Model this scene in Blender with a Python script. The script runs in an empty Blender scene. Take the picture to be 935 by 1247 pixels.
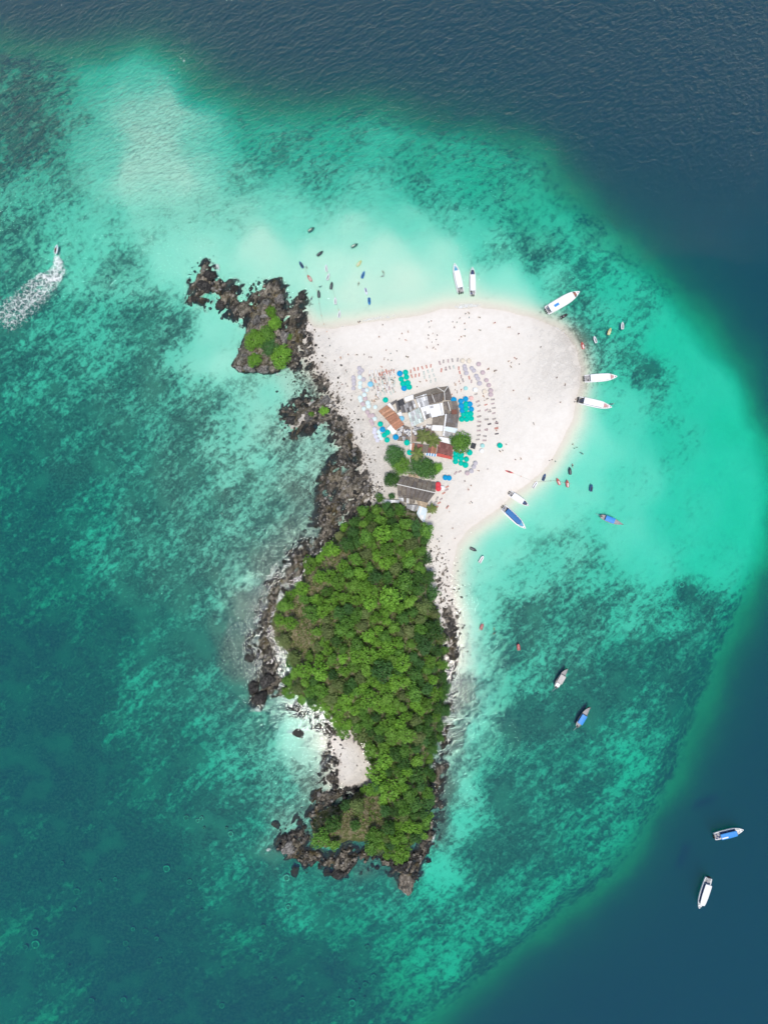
import bpy, bmesh, math, random
import numpy as np
from mathutils import Vector, Matrix, Euler

random.seed(7)
RNG = np.random.default_rng(11)
SC = bpy.context.scene
COL = SC.collection
R = math.radians

# ------------------------------------------------------------------ camera
S = 0.33                      # metres per photo pixel at sea level
PW, PH = 935.0, 1247.0
LONG_FOV = R(71.5)
HC = (PH / 2 * S) / math.tan(LONG_FOV / 2)       # drone height
cam_d = bpy.data.cameras.new('camera')
cam = bpy.data.objects.new('camera', cam_d)
COL.objects.link(cam)
cam.location = (0, 0, HC)
cam.rotation_euler = (0, 0, 0)
cam_d.sensor_fit = 'VERTICAL'
cam_d.angle = LONG_FOV
cam_d.clip_end = 6000
SC.camera = cam

# ------------------------------------------------------------------ light
SUN_EL, SUN_AZ = R(79), R(188)          # azimuth from north (+Y), negative = towards west
wd = bpy.data.worlds.new('World')
SC.world = wd
wd.use_nodes = True
wn = wd.node_tree.nodes
sky = wn.new('ShaderNodeTexSky')
sky.sky_type = 'NISHITA'
sky.sun_disc = False
sky.sun_elevation = SUN_EL
sky.sun_rotation = SUN_AZ
sky.air_density = 1.0
sky.dust_density = 1.0
sky.ozone_density = 1.0
wd.node_tree.links.new(sky.outputs[0], wn['Background'].inputs[0])
wn['Background'].inputs[1].default_value = 0.07
sun_d = bpy.data.lights.new('sun', 'SUN')
sun_d.energy = 2.0
sun_d.angle = R(13)
sun_d.color = (1.0, 0.95, 0.88)
sun = bpy.data.objects.new('sun', sun_d)
COL.objects.link(sun)
sv = Vector((math.sin(SUN_AZ) * math.cos(SUN_EL), math.cos(SUN_AZ) * math.cos(SUN_EL), math.sin(SUN_EL)))
sun.rotation_euler = sv.to_track_quat('Z', 'Y').to_euler()
vs = SC.view_settings
vs.view_transform = 'Standard'
vs.look = 'None'
vs.exposure = 0.70
vs.gamma = 1.0
cy = SC.cycles
cy.max_bounces = 6
cy.diffuse_bounces = 3
cy.glossy_bounces = 2
cy.transmission_bounces = 2
cy.volume_bounces = 3
cy.transparent_max_bounces = 16
cy.use_denoising = True
cy.denoiser = 'OPENIMAGEDENOISE'
cy.sample_clamp_indirect = 4.0
cy.caustics_reflective = False
cy.caustics_refractive = False
SC.render.film_transparent = False

# ------------------------------------------------------------------ helpers
def P(px, py, z=0.0):
    """photo pixel -> world point at height z (camera is straight overhead)"""
    k = S * (HC - z) / HC
    return Vector(((px - PW / 2) * k, (PH / 2 - py) * k, z))

def zoom(ox, oy, sc, pts):
    """coordinates read in an enlarged crop -> photo pixels"""
    return [(ox + p[0] / sc, oy + p[1] / sc) + tuple(p[2:]) for p in pts]

def newmat(name, col=(0.5, 0.5, 0.5), rough=0.7, spec=0.3, metallic=0.0):
    m = bpy.data.materials.new(name)
    m.use_nodes = True
    b = m.node_tree.nodes['Principled BSDF']
    b.inputs['Base Color'].default_value = (*col, 1)
    b.inputs['Roughness'].default_value = rough
    b.inputs['Specular IOR Level'].default_value = spec
    b.inputs['Metallic'].default_value = metallic
    return m

class NT:
    """small node-tree helper"""
    def __init__(s, m):
        s.t = m.node_tree; s.n = s.t.nodes; s.l = s.t.links
        s.bsdf = s.n.get('Principled BSDF')
        s.out = s.n.get('Material Output')
    def node(s, typ, **kw):
        n = s.n.new(typ)
        for k, v in kw.items(): setattr(n, k, v)
        return n
    def inp(s, sock, v):
        if hasattr(v, 'links') or isinstance(v, bpy.types.NodeSocket): s.l.new(v, sock)
        elif isinstance(v, (tuple, list)) and len(v) == 3 and sock.type == 'RGBA': sock.default_value = (*v, 1)
        else: sock.default_value = v
    def coord(s, scale=(1, 1, 1), rot=(0, 0, 0), loc=(0, 0, 0)):
        c = s.node('ShaderNodeTexCoord'); m = s.node('ShaderNodeMapping')
        s.l.new(c.outputs['Object'], m.inputs['Vector'])
        m.inputs['Scale'].default_value = scale; m.inputs['Rotation'].default_value = rot; m.inputs['Location'].default_value = loc
        return m.outputs[0]
    def geo(s, scale=(1, 1, 1), rot=(0, 0, 0)):
        c = s.node('ShaderNodeNewGeometry'); m = s.node('ShaderNodeMapping'); k = s.node('ShaderNodeMapping')
        s.l.new(c.outputs['Position'], m.inputs['Vector']); s.l.new(m.outputs[0], k.inputs['Vector'])
        m.inputs['Rotation'].default_value = rot; k.inputs['Scale'].default_value = scale     # turn first, then stretch
        return k.outputs[0]
    def noise(s, vec, scale, detail=4, rough=0.55, dist=0.0):
        n = s.node('ShaderNodeTexNoise')
        if vec is not None: s.l.new(vec, n.inputs['Vector'])
        n.inputs['Scale'].default_value = scale; n.inputs['Detail'].default_value = detail
        n.inputs['Roughness'].default_value = rough; n.inputs['Distortion'].default_value = dist
        return n.outputs['Fac']
    def voro(s, vec, scale, feature='F1', rand=1.0, out='Distance'):
        n = s.node('ShaderNodeTexVoronoi', feature=feature)
        if vec is not None: s.l.new(vec, n.inputs['Vector'])
        n.inputs['Scale'].default_value = scale; n.inputs['Randomness'].default_value = rand
        return n.outputs[out]
    def attr(s, name):
        n = s.node('ShaderNodeAttribute'); n.attribute_name = name
        return n.outputs['Fac']
    def math(s, op, a, b=None, c=None, clamp=False):
        n = s.node('ShaderNodeMath', operation=op, use_clamp=clamp)
        s.inp(n.inputs[0], a)
        if b is not None: s.inp(n.inputs[1], b)
        if c is not None: s.inp(n.inputs[2], c)
        return n.outputs[0]
    def step(s, v, lo, hi, tolo=0.0, tohi=1.0, smooth=True):
        n = s.node('ShaderNodeMapRange'); n.interpolation_type = 'SMOOTHSTEP' if smooth else 'LINEAR'
        s.inp(n.inputs[0], v); s.inp(n.inputs[1], lo); s.inp(n.inputs[2], hi); s.inp(n.inputs[3], tolo); s.inp(n.inputs[4], tohi)
        return n.outputs[0]
    def mix(s, f, a, b, blend='MIX'):
        n = s.node('ShaderNodeMix', data_type='RGBA', blend_type=blend)
        s.inp(n.inputs[0], f); s.inp(n.inputs[6], a); s.inp(n.inputs[7], b)
        return n.outputs[2]
    def ramp(s, f, stops):
        n = s.node('ShaderNodeValToRGB')
        e = n.color_ramp.elements
        while len(e) < len(stops): e.new(0.5)
        for q, (p, c) in zip(e, stops): q.position = p; q.color = (*c, 1)
        s.inp(n.inputs[0], f)
        return n.outputs[0]
    def bump(s, h, strength=0.5, dist=0.1):
        n = s.node('ShaderNodeBump'); s.inp(n.inputs['Height'], h)
        s.inp(n.inputs['Strength'], strength); n.inputs['Distance'].default_value = dist
        return n.outputs[0]
    def base(s, col): s.inp(s.bsdf.inputs['Base Color'], col)
    def normal(s, n): s.l.new(n, s.bsdf.inputs['Normal'])

MATS = {}
def paint(name, col, rough=0.6, spec=0.3, var=0.18, scale=1.5, bump=0.0):
    """plain coloured material with slight weathering"""
    if name in MATS: return MATS[name]
    m = newmat(name, col, rough, spec); t = NT(m)
    n = t.noise(t.geo(), scale, 5, 0.6)
    f = t.step(n, 0.3, 0.72, 1 - var, 1 + var * 0.6, False)
    c = t.node('ShaderNodeVectorMath', operation='SCALE'); c.inputs[0].default_value = col; t.l.new(f, c.inputs['Scale'])
    t.base(c.outputs[0])
    if bump: t.normal(t.bump(n, bump, 0.05))
    MATS[name] = m
    return m

def mesh(name, verts, faces, mats, fmat=None, smooth=False):
    me = bpy.data.meshes.new(name)
    me.from_pydata([tuple(v) for v in verts], [], faces)
    for m in (mats if isinstance(mats, (list, tuple)) else [mats]): me.materials.append(m)
    if fmat is not None: me.polygons.foreach_set('material_index', fmat)
    if smooth: me.polygons.foreach_set('use_smooth', [True] * len(me.polygons))
    me.update()
    return me

class MB:
    """collects shapes into one mesh"""
    def __init__(s): s.v = []; s.f = []; s.m = []
    def add(s, vs, fs, mi=0):
        o = len(s.v); s.v += [Vector(v) for v in vs]
        s.f += [tuple(o + i for i in f) for f in fs]; s.m += [mi] * len(fs)
        return s
    def box(s, c, size, rz=0.0, mi=0, taper=1.0, rot=None):
        x, y, z = (q / 2 for q in size)
        vs = [Vector((sx * x * (taper if sz > 0 else 1), sy * y * (taper if sz > 0 else 1), sz * z)) for sz in (-1, 1) for sx, sy in ((-1, -1), (1, -1), (1, 1), (-1, 1))]
        M = rot if rot is not None else Matrix.Rotation(rz, 3, 'Z')
        vs = [M @ v + Vector(c) for v in vs]
        return s.add(vs, [(3, 2, 1, 0), (4, 5, 6, 7), (0, 1, 5, 4), (1, 2, 6, 5), (2, 3, 7, 6), (3, 0, 4, 7)], mi)
    def tube(s, pts, rad, n=6, mi=0, cap=True):
        pts = [Vector(p) for p in pts]
        rads = rad if isinstance(rad, (list, tuple)) else [rad] * len(pts)
        vs = []; fs = []
        for i, p in enumerate(pts):
            d = (pts[min(i + 1, len(pts) - 1)] - pts[max(i - 1, 0)]).normalized()
            a = d.orthogonal().normalized(); b = d.cross(a)
            if i and abs(d.z) < 0.9:
                a = d.cross(Vector((0, 0, 1))).normalized(); b = d.cross(a)
            elif abs(d.z) < 0.9:
                a = d.cross(Vector((0, 0, 1))).normalized(); b = d.cross(a)
            for k in range(n):
                t = 2 * math.pi * k / n
                vs.append(p + (a * math.cos(t) + b * math.sin(t)) * rads[i])
        for i in range(len(pts) - 1):
            for k in range(n):
                fs.append((i * n + k, i * n + (k + 1) % n, (i + 1) * n + (k + 1) % n, (i + 1) * n + k))
        if cap:
            fs.append(tuple(range(n - 1, -1, -1))); fs.append(tuple((len(pts) - 1) * n + k for k in range(n)))
        return s.add(vs, fs, mi)
    def loft(s, rings, mi=0, cap0=True, cap1=True, closed=True):
        n = len(rings[0]); vs = [v for r in rings for v in r]; fs = []
        for i in range(len(rings) - 1):
            for k in range(n if closed else n - 1):
                fs.append((i * n + k, i * n + (k + 1) % n, (i + 1) * n + (k + 1) % n, (i + 1) * n + k))
        if cap0: fs.append(tuple(range(n - 1, -1, -1)))
        if cap1: fs.append(tuple((len(rings) - 1) * n + k for k in range(n)))
        return s.add(vs, fs, mi)
    def prism(s, poly, z0, z1, mi=0):
        poly = [Vector((p[0], p[1], 0)) for p in poly]
        if sum(a.x * b.y - b.x * a.y for a, b in zip(poly, poly[1:] + poly[:1])) < 0: poly.reverse()
        return s.loft([[p + Vector((0, 0, z0)) for p in poly], [p + Vector((0, 0, z1)) for p in poly]], mi)
    def build(s, name, mats, smooth=False):
        return mesh(name, s.v, s.f, mats, s.m, smooth)

def tag(o, label=None, cat=None, group=None, kind=None):
    if label: o['label'] = label
    if cat: o['category'] = cat
    if group: o['group'] = group
    if kind: o['kind'] = kind
    return o

def link(name, me, parent=None, loc=None, rz=None, scale=None):
    o = bpy.data.objects.new(name, me); COL.objects.link(o)
    if parent is not None: o.parent = parent
    if loc is not None: o.location = loc
    if rz is not None: o.rotation_euler = (0, 0, rz)
    if scale is not None: o.scale = (scale,) * 3 if isinstance(scale, (int, float)) else scale
    return o

def place(spec, name, label, cat, loc, rz=0.0, scale=1.0, group=None, rot=None):
    """spec: list of (part name, mesh, [sub parts]) -> a thing with its parts (mesh data shared)"""
    o = link(name, None, None, loc, rz, scale)
    if rot is not None: o.rotation_euler = rot
    o.empty_display_size = 0.2
    tag(o, label, cat, group)
    for p in spec:
        c = link(p[0], p[1], o)
        for q in (p[2] if len(p) > 2 else []): link(q[0], q[1], c)
    return o

def vnoise(x, y, seed=0):
    """value noise on arrays"""
    xi = np.floor(x).astype(np.int64); yi = np.floor(y).astype(np.int64)
    fx = x - xi; fy = y - yi
    fx = fx * fx * (3 - 2 * fx); fy = fy * fy * (3 - 2 * fy)
    def h(a, b):
        n = (a * 374761393 + b * 668265263 + seed * 974634777) & 0xffffffff
        n = ((n ^ (n >> 13)) * 1274126177) & 0xffffffff
        return ((n ^ (n >> 16)) & 0xffff) / 65535.0
    return (h(xi, yi) * (1 - fx) + h(xi + 1, yi) * fx) * (1 - fy) + (h(xi, yi + 1) * (1 - fx) + h(xi + 1, yi + 1) * fx) * fy

def fbm(x, y, octaves=4, seed=0, gain=0.5):
    t = 0; a = 1; s = 0
    for o in range(octaves):
        t = t + a * vnoise(x * 2 ** o + 17.3 * o, y * 2 ** o - 9.1 * o, seed + o); s += a; a *= gain
    return t / s

def sstep(a, b, v):
    t = np.clip((v - a) / (b - a), 0, 1)
    return t * t * (3 - 2 * t)
# ------------------------------------------------------------------ terrain fields (photo pixels, sea level)
SAND = [(372,392),(385,400),(405,401),(430,397),(470,391),(510,384),(545,377),(580,375),(615,379),(645,386),(672,397),(690,411),(701,428),(706,448),
        (706,468),(702,490),(696,512),(688,532),(676,552),(662,570),(645,587),(625,601),(608,618),(590,630),(571,644),(558,661),(551,680),(548,700),(549,722),
        (552,745),(556,780),(552,800),(530,800),(500,700),(440,660),(430,620),(438,600),(440,560),(425,535),(412,500),(400,475),(385,450),(372,430)]
COVE = [(432,890),(444,905),(452,935),(450,958),(425,962),(408,955),(404,935),(402,912),(412,897)]
COVE = [(428,886),(435,892),(441,900),(443,915),(449,930),(447,940),(453,950),(440,953),(430,958),(414,955),(407,948),(413,940),(411,930),(405,922),(406,912),(402,902),(408,894),(418,890)]
HILL = [(432,628),(455,612),(482,608),(508,622),(522,640),(524,662),(521,690),(526,716),(534,738),(540,765),(545,800),(543,842),(541,880),(535,902),(524,926),
        (526,952),(522,986),(519,1012),(507,1032),(488,1044),(468,1040),(450,1028),(425,1026),(397,1040),(378,1030),(374,1010),(386,995),(410,984),(430,968),
        (450,957),(449,930),(443,908),(438,894),(415,889),(395,870),(375,856),(352,845),(350,824),(347,800),(331,780),(326,756),(336,735),(352,724),(375,692),(396,664),(415,645)]
ISLET = [(318,362),(335,360),(345,378),(346,400),(354,420),(352,440),(340,452),(312,454),(290,452),(284,444),(294,420),(300,396),(308,380)]
# rocky ground: polygon, height of the roughness, base height
ROCKS = [
    ([(228,334),(240,320),(262,318),(272,334),(290,344),(300,352),(314,342),(336,340),(350,352),(352,372),(366,352),(372,370),(372,400),(382,420),(388,450),(372,448),(350,452),(330,420),(310,380),(300,398),(284,392),(270,372),(250,370),(228,366),(232,352)], 1.6, 0.15),
    ([(344,500),(356,488),(372,480),(390,490),(408,488),(412,505),(404,520),(380,526),(356,532),(344,522)], 2.2, 0.25),
    ([(385,450),(400,470),(412,490),(416,510),(424,530),(436,552),(444,575),(456,590),(450,612),(436,628),(412,652),(392,672),(372,698),(352,724),(338,738),(330,752),(336,786),(350,806),(352,846),(330,852),(318,864),(304,856),(306,838),(318,815),(306,800),(300,780),(312,766),(318,745),(324,716),(340,692),(356,665),(374,648),(388,622),(384,600),(392,575),(404,552),(402,530),(404,510),(400,490),(388,470)], 1.5, 0.1),
    ([(352,846),(380,862),(400,876),(418,890),(438,896),(446,912),(436,905),(412,902),(392,890),(372,876),(352,868)], 1.2, 0.15),
    ([(400,910),(412,930),(408,956),(430,962),(448,958),(430,972),(400,990),(386,1000),(376,1030),(372,1046),(346,1046),(336,1030),(350,1010),(370,992),(382,968),(392,950),(392,925)], 1.6, 0.1),
    ([(376,1030),(397,1040),(425,1026),(450,1028),(468,1040),(488,1044),(507,1032),(519,1012),(524,970),(526,930),(541,884),(546,830),(546,790),(534,735),(526,700),(534,700),(542,730),(552,752),(560,775),(558,800),(551,830),(550,870),(546,910),(540,950),(537,990),(532,1020),(520,1046),(508,1070),(494,1084),(482,1070),(462,1056),(430,1064),(412,1072),(400,1060),(372,1060),(360,1044)], 1.6, 0.05),
]
SHELF = [(-220,50),(-60,58),(60,72),(118,62),(165,56),(200,72),(228,108),(290,128),(380,138),(450,134),(520,150),(600,162),(656,186),(688,228),(738,285),(800,335),
         (862,400),(902,452),(930,520),(948,600),(935,680),(900,745),(868,800),(842,870),(812,950),(775,1020),(735,1075),(660,1135),(585,1195),(530,1250),(480,1330),(300,1500),(-220,1500)]
# px, py, depth, reef cover
DEPTH = [(140,110,1.7,.1),(232,160,1.5,.05),(248,205,1.5,.1),(185,235,1.2,.1),(128,172,1.6,.15),(170,160,.75,0),(205,165,.75,0),(195,200,.75,0),(20,110,3,.75),(60,100,3.2,.6),(120,85,3,.2),(160,75,2.5,.05),(20,180,2.8,.75),(60,170,2.5,.7),(100,150,2,.4),(155,138,1.0,0),(200,140,.9,0),(190,180,.85,0),(220,215,.9,.05),(160,210,.9,.05),(130,200,1.6,.2),
 (30,250,2.6,.8),(80,250,2.4,.6),(130,270,2.2,.5),(190,260,1.6,.3),(240,250,1.5,.35),(260,170,2.0,.15),(280,210,2.2,.45),(330,180,2.8,.5),(300,160,3.6,.45),(400,170,3.5,.5),(390,210,2.4,.55),(450,190,2.8,.4),(440,230,1.9,.4),
 (520,190,4,.55),(520,230,2.8,.6),(590,210,4.2,.5),(600,250,3.2,.7),(650,250,4.2,.5),(560,270,2.2,.5),(500,265,1.6,.3),(430,275,1.0,.1),(350,260,1.5,.2),(290,260,1.5,.35),(320,300,.9,.05),(250,300,1.4,.1),(400,320,.7,0),(470,310,.7,0),(500,345,.5,0),(440,350,.5,0),(560,350,.65,0),
 (540,310,.9,.05),(600,300,2.0,.35),(660,300,2.8,.6),(700,300,3.4,.5),(740,340,3.6,.4),(620,345,1.2,0),(680,340,2,.3),(720,380,2.6,.5),(770,390,3.2,.4),(820,420,3.6,.1),(740,430,2.4,.5),(790,460,2.8,.55),(850,480,3.3,.15),(900,530,3.8,0),
 (760,500,2.2,.2),(830,530,2.9,.3),(880,580,3.3,.05),(720,540,1.6,0),(780,580,2.2,.15),(840,620,2.8,.15),(910,640,3.6,0),(700,600,1.7,.05),(660,620,1.4,.05),(760,650,2.2,.15),(620,660,1.5,.1),(690,670,1.9,.4),(640,700,1.9,.35),(740,700,2.4,.5),
 (800,690,2.6,.15),(860,690,3.2,.1),(590,690,1.3,.15),(590,740,1.6,.1),(640,750,2.2,.6),(700,750,2.3,.55),(760,750,2.5,.35),(820,740,2.9,.35),(845,730,3.2,.7),(580,800,1.8,.15),(640,800,2.3,.45),(690,800,2.4,.55),(760,810,3.2,.85),(810,820,3.6,.65),
 (600,860,2.2,.3),(580,900,2.2,.2),(640,880,3,.8),(700,870,2.8,.7),(760,880,3.2,.55),(800,890,3.8,.5),(560,960,2,.1),(560,1010,2.4,0.3),(610,960,3,.8),(660,950,3.2,0.6),(720,950,3.6,0.55),(770,950,4.2,.4),(530,1060,2.8,0.3),(590,1040,3.2,0.75),
 (650,1030,3.4,0.6),(710,1040,4.4,0.45),(500,1100,3.8,0.5),(560,1110,3.6,0.55),(620,1110,3.8,0.5),(680,1100,5,0.4),(540,1170,4.4,0.5),(600,1160,5,0.45),(480,1160,5.5,0.55),(500,1220,6.5,0.5),
 (20,330,2.8,.6),(90,320,2.4,.35),(150,330,2.2,.55),(210,310,1.6,.15),(40,400,3,.6),(100,400,2.8,.65),(160,400,2.6,.7),(220,400,2.2,.6),(260,420,1.6,.3),(270,440,1.2,.05),(255,400,1.5,.1),(20,470,3.3,.65),(80,470,3,.7),(140,470,2.8,.7),(200,480,2.4,.75),
 (250,480,2,.5),(290,480,1.6,.35),(330,480,1.2,.3),(320,520,1.3,.35),(270,530,1.8,.5),(210,540,2.2,.7),(150,550,3,.75),(80,550,3.5,.75),(20,560,4,.75),(370,570,1.1,.4),(330,560,1.4,.4),(290,580,1.8,.55),(230,600,2.2,.65),(170,620,2.8,.7),(100,620,4,.8),
 (30,640,4.5,.85),(340,620,1.5,.6),(300,640,1.8,0.6),(250,660,2.2,0.65),(200,690,2.6,0.68),(140,700,3.5,.7),(60,710,5,.85),(290,700,1.8,0.6),(240,730,2.2,0.68),(190,770,3.2,0.68),(120,780,4.5,.8),(40,790,5.5,.85),(280,750,1.6,.6),(240,790,2.8,0.7),(180,830,3.4,0.6),
 (150,870,3.6,0.6),(100,850,5,.8),(40,870,5.5,.85),(250,840,2.8,0.68),(290,850,2.2,0.65),(220,900,3.6,0.72),(270,900,2.8,0.55),(320,890,2,0.55),(360,900,1,.15),(400,900,.6,.2),(340,950,1.8,0.5),(380,940,.9,.3),(290,960,2.6,0.5),(250,950,3.4,0.65),(200,970,4,.7),(130,960,5,.85),
 (50,960,5.5,.85),(300,1010,3.2,0.6),(260,1020,3.2,.7),(180,1050,5,.85),(80,1060,5.2,.85),(310,1060,3.2,0.65),(280,1080,3.8,0.7),(360,1070,3,0.6),(420,1070,3,0.6),(460,1090,3.4,0.6),(380,1110,3.6,.7),(300,1130,4.5,.8),(200,1140,5.5,.85),(100,1150,5.5,.8),
 (20,1200,5,.7),(60,1220,5,.7),(170,1220,6,.85),(280,1210,6,.85),(380,1200,6,.8),(430,1150,4.5,.6),(440,1230,6.5,.8),(555,850,.8,.8),(552,900,.8,.85),(548,960,.8,.85),(540,1010,1.0,.8),(350,640,.8,.9),(330,688,.8,.9),(304,738,.8,.9),(288,790,.9,.85),(298,822,.9,.85),(362,600,.8,.75),(382,570,.7,.6),(358,468,.7,.5),(345,545,.9,.6),(380,900,.7,.5),(376,950,.6,.8),(350,1000,1.,.7),(330,1040,1.4,.7),(480,1080,1.5,.7),(440,1065,1.4,.7)]

def sdist(poly, X, Y):
    """signed distance to a polygon, positive inside (pixels)"""
    d = np.full(X.shape, 1e9, np.float32); ins = np.zeros(X.shape, bool)
    for (ax, ay), (bx, by) in zip(poly, poly[1:] + poly[:1]):
        ex, ey = bx - ax, by - ay
        t = np.clip(((X - ax) * ex + (Y - ay) * ey) / (ex * ex + ey * ey + 1e-9), 0, 1)
        d = np.minimum(d, (X - ax - t * ex) ** 2 + (Y - ay - t * ey) ** 2)
        if ay != by: ins ^= ((ay > Y) != (by > Y)) & (X < ex * (Y - ay) / ey + ax)
    d = np.sqrt(d)
    return np.where(ins, d, -d)

STEP = 0.6
def axis(lim):
    fine = np.arange(-lim, lim + 0.01, STEP)
    out = lim + np.array([3, 8, 18, 36, 66, 110, 180, 280, 420, 620, 900])
    return np.concatenate([-out[::-1], fine, out])
GX, GY = axis(162.0), axis(214.0)
WX, WY = np.meshgrid(GX, GY)
PX = (WX / S + PW / 2).astype(np.float32)
PY = (PH / 2 - WY / S).astype(np.float32)

def wob(seed, sc, amp):
    return (fbm(PX / sc, PY / sc, 4, seed) - 0.5) * 2 * amp
k_h = 0.985
hill_poly = [(PW / 2 + (x - PW / 2) * k_h, PH / 2 + (y - PH / 2) * k_h) for x, y in HILL]
d_sand = sdist(SAND, PX, PY) + wob(1, 30, 3)
d_cove = sdist(COVE, PX, PY) + wob(2, 9, 5)
d_hill = sdist(hill_poly, PX, PY) + wob(3, 22, 5)
d_isle = sdist(ISLET, PX, PY) + wob(4, 12, 3)
d_shelf = sdist(SHELF, PX, PY) + wob(5, 60, 12)

# sea depth: smooth interpolation of the soundings, dropping off outside the shelf
num = np.zeros_like(PX); rnum = np.zeros_like(PX); den = np.zeros_like(PX)
wx, wy = PX + wob(8, 40, 10), PY + wob(9, 40, 10)
for x, y, d, r in DEPTH:
    if d > 3.5 and x < 440 and y > 500: d = 3.5 + (d - 3.5) * 1.95      # the south-west reef lies deeper
    if x < 330 and 60 < y and r > 0.3: r = min(r + 0.1, 0.95)
    if x > 815 and 400 < y < 700: d += 0.6
    if x < 140 and y < 320: r *= 0.72
    if x < 330 and 200 < y < 720: d *= 0.80; r = r - 0.10 if r > 0.3 else r
    if x > 560 and y > 720: r = min(r + 0.12, 0.9)
    if x > 240 and y < 300: r *= 0.72
    w = 1.0 / (((wx - x) ** 2 + (wy - y) ** 2) / 900.0 + 0.25) ** 2
    num += w * d; rnum += w * r; den += w
depth = num / den; reef = rnum / den
depth = 1.0 * depth * (0.88 + 0.24 * fbm(PX / 25, PY / 25, 4, 21))
off = np.maximum(-d_shelf + 22, 0)
depth = depth + 20.0 * (1 - np.exp(-(off / 80.0) ** 1.6))
reef = reef * sstep(-40, 0, d_shelf)
land_d = np.maximum(np.maximum(d_sand, d_cove), np.maximum(d_hill, d_isle))
shore = np.maximum(-np.maximum(d_sand, d_cove), 0)
shal = 0.02 + 0.014 * shore + 0.0002 * shore ** 2                             # beach slope carries on under water
depth = np.where(depth > shal, shal + (depth - shal) * sstep(4, 46, shore), depth)
H = -depth
# rocky ground
rock = np.zeros_like(PX)
for poly, amp, base in ROCKS:
    d = sdist(poly, PX, PY) - 3.5 + wob(31, 12, 7) + wob(32, 5, 4)
    blotch = fbm(PX / 14, PY / 14, 3, 34)
    m = sstep(-14, 2, d)
    ridged = 1 - np.abs(2 * fbm((PX + 0.5 * PY) / 7, (PY - 0.5 * PX) / 15, 4, 33, 0.6) - 1)
    hole = fbm((PX + PY) / 11, (PY - PX) / 17, 4, 35, 0.6)
    m = m * (1 - sstep(0.50, 0.575, hole - 0.09 * sstep(-4, 18, d) * (1 - 0.4 * (amp < 1.3))))
    hh = base - 0.7 + 1.0 * sstep(-2, 16, d) + amp * ((ridged ** 2 - 0.42) * 1.8 + (blotch - 0.5) * 1.7) * sstep(-8, 6, d)
    hh = np.minimum(hh, base + 2.6)
    H = np.where(m > 0, np.where(d > -2, H * (1 - m) + hh * m, np.maximum(H, H * (1 - m) + hh * m)), H)
    rock = np.maximum(rock, m)
# sand
sh = 2.0 * (1 - np.exp(-np.maximum(d_sand, 0) * S / 9.0)) + 0.05 * (fbm(PX / 6, PY / 6, 4, 41) - 0.5)
H = np.where(d_sand > 0, np.maximum(sh, H * sstep(0.2, 1, rock) + sh * (1 - sstep(0.2, 1, rock))), H)
ch = 1.6 * (1 - np.exp(-np.maximum(d_cove, 0) * S / 6.0))
H = np.where(d_cove > 0, np.maximum(ch, H), H)
# hill and islet
dm = np.maximum(d_hill, 0) * S
ridge = fbm(PX / 45, PY / 45, 4, 51)
crest = np.exp(-((PX - 450) / 120) ** 2 - ((PY - 790) / 190) ** 2)
hh = 1.0 + 3.5 * sstep(0, 3.0, dm) + (10 + 10 * crest) * (1 - np.exp(-dm / 16.0)) * (0.75 + 0.5 * ridge) + 0.8 * (fbm(PX / 5, PY / 5, 3, 52) - 0.5)
H = np.where(d_hill > 0, np.maximum(H, hh * sstep(0, 2.5, dm) + H * (1 - sstep(0, 2.5, dm))), H)
di = np.maximum(d_isle, 0) * S
ih = 0.3 + 4.6 * sstep(0, 4.5, di) * (0.55 + 0.9 * fbm(PX / 16, PY / 16, 3, 57)) + 3.2 * (fbm((PX + .6 * PY) / 5, (PY - .6 * PX) / 11, 4, 53) - 0.4) * sstep(0, 2.5, di)
H = np.where(d_isle > 0, np.maximum(H, ih), H)
cr = fbm((PX + PY) / 9, (PY - PX) / 20, 4, 54)
wr = sdist([(378,488),(396,484),(408,490),(406,508),(392,514),(372,516),(352,526),(350,512),(362,500)], PX, PY) + wob(55, 8, 4)
H = np.where(wr > 0, np.maximum(H, 0.4 + 4.5 * sstep(0, 9, wr) * (0.4 + 0.9 * cr)), H)
cove_keep = (d_cove > 2)
veg = sstep(-1.0, 5.0, d_hill)
rock = np.maximum(rock, sstep(-3, 2, d_isle)) * np.where(cove_keep, 0.25 + 0.45 * sstep(0.5, 0.62, fbm(PX / 8, PY / 8, 3, 61)), 1)
rock = np.where(d_sand > 0, np.maximum(rock * (1 - sstep(6, 16, d_sand) * (1 - sstep(0.8, 1, rock))), 0), rock)

def interp(F, x, y):
    """bilinear look-up of a grid field at world x, y"""
    i = min(max(int(np.searchsorted(GX, x)) - 1, 0), len(GX) - 2)
    j = min(max(int(np.searchsorted(GY, y)) - 1, 0), len(GY) - 2)
    fx = (x - GX[i]) / (GX[i + 1] - GX[i]); fy = (y - GY[j]) / (GY[j + 1] - GY[j])
    return float((F[j, i] * (1 - fx) + F[j, i + 1] * fx) * (1 - fy) + (F[j + 1, i] * (1 - fx) + F[j + 1, i + 1] * fx) * fy)

def ground(px, py, lift=0.0):
    """the ground point seen at a photo pixel (something 'lift' above the ground is seen there)"""
    z = 0.0
    for _ in range(5):
        p = P(px, py, z + lift); z = interp(H, p.x, p.y)
    return Vector((p.x, p.y, z))

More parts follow.
